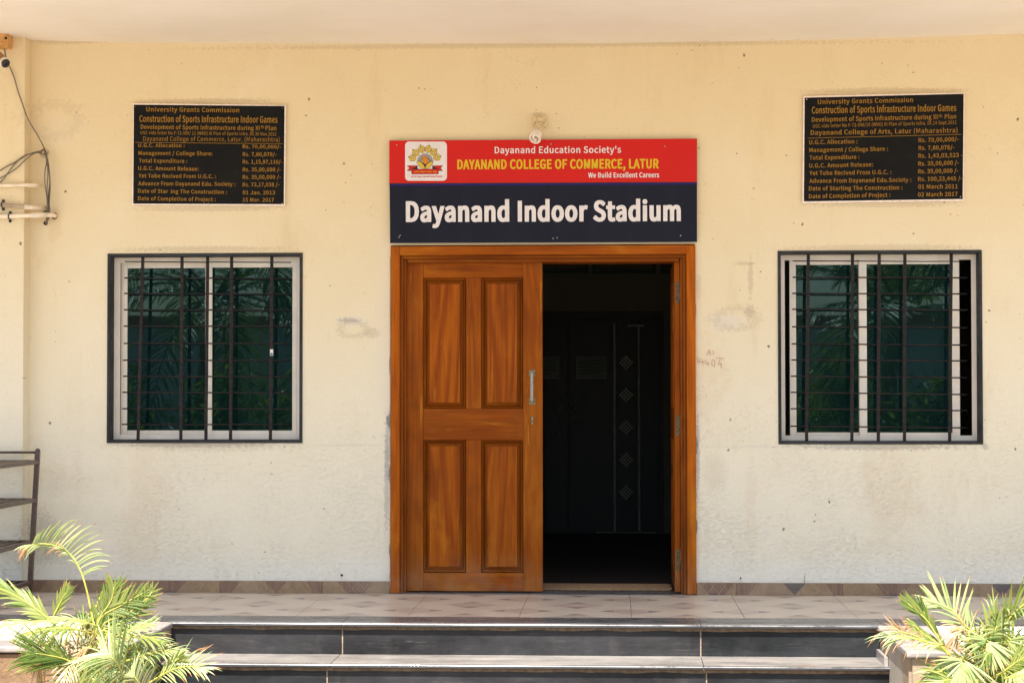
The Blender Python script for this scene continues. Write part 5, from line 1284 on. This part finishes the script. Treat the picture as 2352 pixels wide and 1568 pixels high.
# hanging dry ones
frond(lp_, [q4(350, 1290, Y1 - .2), q4(290, 1330, Y1 - .25), q4(262, 1400, Y1 - .28), q4(255, 1560, Y1 - .28)], 12, .13, ay_, nrm=CAMN, ang=22, droop=.3, w=.014, dead=.4, t0=.2, ragged=.4)
frond(lp_, [q4(720, 1250, Y1), q4(700, 1290, Y1 - .2), q4(690, 1350, Y1 - .22), q4(680, 1420, Y1 - .22)], 8, .09, ay_, nrm=CAMN, ang=30, droop=.25, w=.016, dead=.5, t0=.1)
random.seed(21)
for k in range(20):
    b0_ = q4(random.uniform(420, 760), random.uniform(1420, 1620), Y1 + random.uniform(-.1, .12)); a_ = random.uniform(-1.15, 1.1)
    Lr = random.uniform(.16, .34); dy = random.uniform(-.22, .18)
    p1 = b0_ + Vector((math.sin(a_) * Lr * .5, dy * .4, math.cos(a_) * Lr * .6)); p2 = b0_ + Vector((math.sin(a_) * Lr, dy, math.cos(a_) * Lr * .85 - .04)); p3 = p2 + Vector((math.sin(a_) * .1, dy * .3, -.07))
    frond(lp_, [b0_ + Vector((0, 0, -.12)), b0_, p1, p2, p3], 12, random.uniform(.11, .17), random.choice([ad, ax_, ax_, ax_, ay_]), nrm=(random.uniform(-.3, .3), -.7, .6), ang=46, droop=.14, w=.015, dead=.07, t0=.2)
for k in range(9):
    x_ = base.x + random.uniform(-.16, .2); y_ = Y1 + random.uniform(-.1, .14)
    MB().tube([(x_, y_, GZ - .02), (x_ + random.uniform(-.05, .05), y_, GZ + .25), (x_ + random.uniform(-.09, .09), y_, -.22 + random.uniform(-.08, .14))], [.019, .015, .009], M['cane'], 8).build('cane', lp_)

Y2 = -3.0
rp = tag(empty('areca_palm', (U(2310, 1560, Y2).x, Y2, GZ)), 'sunlit areca palm with broad pale fronds right of the steps', 'plant', 'areca palms beside the steps')
frond(rp, [q7(1700, 1250, Y2), q7(1480, 960, Y2), q7(1160, 760, Y2), q7(980, 540, Y2 + .02), q7(800, 440, Y2 + .03), q7(660, 385, Y2 + .04)], 13, .19, ap, nrm=CAMN, ang=58, droop=.04, w=.021, dead=.05, t0=.30, sides=(1,))
frond(rp, [q7(1480, 960, Y2), q7(1160, 760, Y2), q7(980, 540, Y2 + .02), q7(800, 440, Y2 + .03), q7(660, 385, Y2 + .04)], 15, .17, ap, nrm=CAMN, ang=30, droop=.12, w=.016, dead=.05, t0=.15, sides=(-1,))
frond(rp, [q7(1000, 1300, Y2), q7(830, 1040, Y2 - .05), q7(620, 700, Y2 - .05), q7(480, 560, Y2 - .05), q7(330, 430, Y2 - .05)], 11, .13, ad, nrm=(-.4, -.6, .5), ang=16, droop=.0, w=.015, dead=.05, t0=.35)
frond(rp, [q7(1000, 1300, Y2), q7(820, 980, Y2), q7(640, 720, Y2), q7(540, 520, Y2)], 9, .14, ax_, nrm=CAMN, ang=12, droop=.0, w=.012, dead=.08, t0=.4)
frond(rp, [q7(1150, 1300, Y2 - .1), q7(900, 1050, Y2 - .12), q7(650, 1000, Y2 - .15), q7(300, 900, Y2 - .2), q7(120, 905, Y2 - .22)], 13, .17, ap, nrm=(0, -.5, .8), ang=28, droop=.35, w=.011, dead=.28, t0=.35, ragged=.4)
frond(rp, [q7(620, 990, Y2 - .14), q7(400, 880, Y2 - .16), q7(250, 840, Y2 - .18), q7(100, 760, Y2 - .18)], 16, .10, ay_, nrm=CAMN, ang=40, droop=.05, w=.006, dead=.6, t0=.1, ragged=.4)
frond(rp, [q7(950, 1250, Y2 - .05), q7(830, 1060, Y2 - .05), q7(600, 900, Y2 - .05), q7(400, 730, Y2 - .05)], 11, .13, ad, nrm=(0, -.6, .8), ang=32, droop=.35, w=.020, dead=.3, t0=.2)
# fans
def fan(par, c, y, n, L, a0, a1, m_, w=.018, droop=.08, dead=.05):
    c_ = q7(*c, y); verts, faces, cols = [], [], []
    for k in range(n):
        a_ = R(a0 + (a1 - a0) * (k + random.uniform(-.25, .25)) / max(1, n - 1)); d = Vector((math.cos(a_), random.uniform(-.45, -.15), math.sin(a_)))
        leaflet(verts, faces, cols, c_ + d * .01, d, Vector((0, -.9, .45)), L * random.uniform(.8, 1.12), w * random.uniform(.8, 1.15), droop, dead * random.uniform(0, 2), random.random())
    me = bpy.data.meshes.new('frond'); me.from_pydata([tuple(v) for v in verts], [], faces); me.materials.append(m_)
    ca = me.color_attributes.new('tip', 'FLOAT_COLOR', 'POINT'); ca.data.foreach_set('color', [q for z in cols for q in z]); me.polygons.foreach_set('use_smooth', [True] * len(me.polygons))
    o = link('frond', me, par)
    MB().tube([c_ + Vector((.16, .12, -.22)), c_ + Vector((.06, .07, -.06)), c_], [.006, .005, .003], M['stalk'], 6).build('leaf_stalk', o)
fan(rp, (1130, 1240), Y2 - .25, 22, .16, 165, 330, ap, .017)
fan(rp, (1460, 960), Y2 - .15, 18, .15, -95, -20, ap, .019, .12)
fan(rp, (1460, 960), Y2 - .14, 9, .14, 150, 215, ap, .014, .1)
fan(rp, (1750, 960), Y2 - .12, 8, .14, -80, 20, ad, .018, .15)
fan(rp, (1090, 1330), Y2 - .3, 12, .16, 235, 300, ap, .018, .15)
frond(rp, [q7(1380, 1150, Y2 - .1), q7(1480, 950, Y2 - .1), q7(1560, 820, Y2 - .1), q7(1600, 750, Y2 - .1)], 8, .18, ad, nrm=(-.2, -.9, .2), ang=40, droop=.28, w=.018, dead=.02, t0=.3, lk=(.6, 1.1))
frond(rp, [q7(1650, 1100, Y2), q7(1700, 850, Y2), q7(1780, 640, Y2), q7(1980, 450, Y2 - .03), q7(2200, 330, Y2 - .05)], 14, .17, ad, nrm=(.2, -.8, .5), ang=34, droop=.08, w=.018, dead=.06, t0=.3)
frond(rp, [q7(1900, 1200, Y2 - .1), q7(1820, 980, Y2 - .1), q7(1700, 870, Y2 - .1), q7(1600, 800, Y2 - .1)], 9, .15, ad, nrm=CAMN, ang=50, droop=.25, w=.020, dead=.08, t0=.2)
frond(rp, [q7(1700, 1000, Y2), q7(1690, 800, Y2), q7(1700, 640, Y2 - .05), q7(1720, 560, Y2 - .08)], 4, .20, ap, nrm=CAMN, ang=24, droop=.55, w=.024, dead=.04, t0=.5)
frond(rp, [q7(1500, 1500, Y2 - .1), q7(1700, 1400, Y2 - .2), q7(1900, 1250, Y2 - .25), q7(2100, 1150, Y2 - .28)], 14, .15, ad, nrm=(0, -.7, .7), ang=50, droop=.2, w=.016, dead=.1, t0=.1)
frond(rp, [q7(1000, 1600, Y2 - .1), q7(900, 1450, Y2 - .15), q7(760, 1400, Y2 - .2), q7(680, 1440, Y2 - .2)], 10, .12, ax_, nrm=(0, -.8, .6), ang=40, droop=.1, w=.016, dead=.25, t0=.2)
frond(rp, [q7(1300, 1700, Y2 - .2), q7(1120, 1560, Y2 - .25), q7(900, 1520, Y2 - .3), q7(680, 1560, Y2 - .3)], 12, .16, ad, nrm=(0, -.8, .6), ang=40, droop=.15, w=.018, dead=.1, t0=.2)
frond(rp, [q7(1700, 1500, Y2 - .3), q7(1850, 1470, Y2 - .35), q7(2000, 1450, Y2 - .38), q7(2200, 1480, Y2 - .4)], 12, .15, ap, nrm=(0, -.6, .8), ang=60, droop=.15, w=.020, dead=.05, t0=.1)
random.seed(5)
for k in range(16):
    b0_ = q7(random.uniform(1150, 2100), random.uniform(1250, 1700), Y2 + random.uniform(-.1, .15)); a_ = random.uniform(-1.1, 1.1)
    Lr = random.uniform(.14, .30); dy = random.uniform(-.2, .15)
    p1 = b0_ + Vector((math.sin(a_) * Lr * .5, dy * .4, math.cos(a_) * Lr * .6)); p2 = b0_ + Vector((math.sin(a_) * Lr, dy, math.cos(a_) * Lr * .8 - .03)); p3 = p2 + Vector((math.sin(a_) * .08, dy * .3, -.06))
    frond(rp, [b0_ + Vector((0, 0, -.12)), b0_, p1, p2, p3], 10, random.uniform(.10, .15), random.choice([ad, ax_, ax_, ax_, ay_]), nrm=(random.uniform(-.3, .3), -.7, .6), ang=46, droop=.16, w=.016, dead=.12, t0=.2)
bx_ = U(2330, 1560, Y2).x
for k in range(9):
    x_ = bx_ + random.uniform(-.22, .22); y_ = Y2 + random.uniform(-.1, .14)
    MB().tube([(x_, y_, GZ - .02), (x_ + random.uniform(-.05, .05), y_, GZ + .25), (x_ + random.uniform(-.09, .09), y_, -.25 + random.uniform(-.08, .1))], [.019, .015, .009], M['cane'], 8).build('cane', rp)

# ------------------------------------------------------------------ what stands across the yard (seen mirrored in the glass)
random.seed(11)
def coconut(x, y, h, lean, label):
    t_ = tag(empty('coconut_palm', (x, y, GZ)), label, 'tree', 'coconut palms across the yard')
    pts = [Vector((x + lean * (i / 8) ** 1.5, y, GZ + h * i / 8)) for i in range(9)]
    MB().tube(pts, [.19 - .08 * i / 8 for i in range(9)], M['bark'], 12).build('trunk', t_)
    top_ = pts[-1]
    for k in range(17):
        az = k * 2.4; el = random.uniform(-.35, 1.0); L_ = random.uniform(2.3, 3.1)
        d = Vector((math.cos(az) * math.cos(el), math.sin(az) * math.cos(el), math.sin(el)))
        P = [top_, top_ + d * L_ * .35, top_ + d * L_ * .7 + Vector((0, 0, -.25 * L_ * .6)), top_ + d * L_ * .95 + Vector((0, 0, -.55 * L_))]
        frond(t_, P, 26, .75, M['palm_leaf'], nrm=(0, 0, 1), ang=60, droop=.22, w=.075, dead=.0, t0=.12, rst=.03, seg=4, name='palm_frond')
coconut(-7.2, -21, 3.6, .4, 'coconut palm across the yard, leftmost of four'); coconut(-3.4, -27, 4.4, -.4, 'coconut palm across the yard, second from the left')
coconut(4.4, -20.5, 3.3, .3, 'coconut palm across the yard, second from the right'); coconut(8.6, -25, 4.3, -.5, 'coconut palm across the yard, rightmost of four')
def shrub(x, y, rx, rz, label):
    verts, faces, cols = [], [], []
    for k in range(int(1500 * rx * rz / 3)):
        a_, b2 = random.uniform(0, 6.283), random.uniform(0, 1.57); rr_ = random.uniform(.6, 1.0) * (1 + .25 * noise.noise((a_ * 2, b2 * 3, x)))
        p = Vector((x + rx * rr_ * math.cos(a_) * math.cos(b2), y + rx * .7 * rr_ * math.sin(a_) * math.cos(b2), GZ + rz * rr_ * math.sin(b2)))
        d = Vector((random.uniform(-1, 1), random.uniform(-1, 1), random.uniform(-.3, 1))).normalized()
        leaflet(verts, faces, cols, p, d, Vector((random.uniform(-1, 1), random.uniform(-1, 1), 1)).normalized(), random.uniform(.12, .24), .12, .1, 0, random.random(), 2)
    me = bpy.data.meshes.new('foliage'); me.from_pydata([tuple(v) for v in verts], [], faces); me.materials.append(M['hedge'])
    ca = me.color_attributes.new('tip', 'FLOAT_COLOR', 'POINT'); ca.data.foreach_set('color', [q for z in cols for q in z])
    t_ = tag(empty('shrub', (x, y, GZ)), label, 'shrub', 'shrubs across the yard'); link('foliage', me, t_)
    MB().tube([(x, y, GZ), (x, y, GZ + rz * .6)], [.06, .03], M['bark'], 8).build('stem', t_)
SH = ((-10.6, -19, 1.6, 2.3, 'low shrub at the far left end of the row'), (-8.4, -18.5, 1.5, 2.4, 'low shrub just left of the leftmost palm'), (-6.2, -19, 1.5, 2.2, 'low shrub just right of the leftmost palm'), (-4.0, -19.5, 1.3, 2.2, 'low shrub nearest the yard middle on the left'),
      (2.6, -19, 1.3, 1.9, 'low shrub nearest the yard middle on the right'), (4.9, -18, 1.6, 2.1, 'low shrub under the nearer right palm'), (7.2, -19, 1.5, 2.2, 'low shrub between the two right palms'), (9.4, -19, 1.6, 2.2, 'low shrub at the far right end of the row'),
      (-11.6, -27, 2.2, 4.6, 'tall bushy tree at the far left'), (-6.4, -30, 1.8, 2.7, 'broad bush left of the yard middle'), (-1.5, -30, 2.6, 5.0, 'tall bushy tree at the yard middle'), (4.8, -29, 1.8, 2.7, 'broad bush right of the yard middle'), (8.6, -31, 1.5, 4.6, 'tall bushy tree right of centre'), (12.4, -28, 2.6, 4.6, 'tall bushy tree at the far right'))
for (x, y, rx, rz, lab) in SH:
    shrub(x, y, rx, rz, lab + ', across the yard')
for (xc, lab) in ((-10.5, 'pale blue-white building with a red coping across the yard on the left'), (11.5, 'pale blue-white building with a red coping across the yard on the right')):
    fb_ = tag(empty('yard_building', (xc, -36, GZ)), lab, 'building')
    MB().box(xc - 7, xc + 7, -44, -36, GZ, 2.9, M['far_wall']).build('wall', fb_)
    MB().box(xc - 7.2, xc + 7.2, -44.2, -35.8, 2.9, 3.15, M['far_roof']).build('roof', fb_)
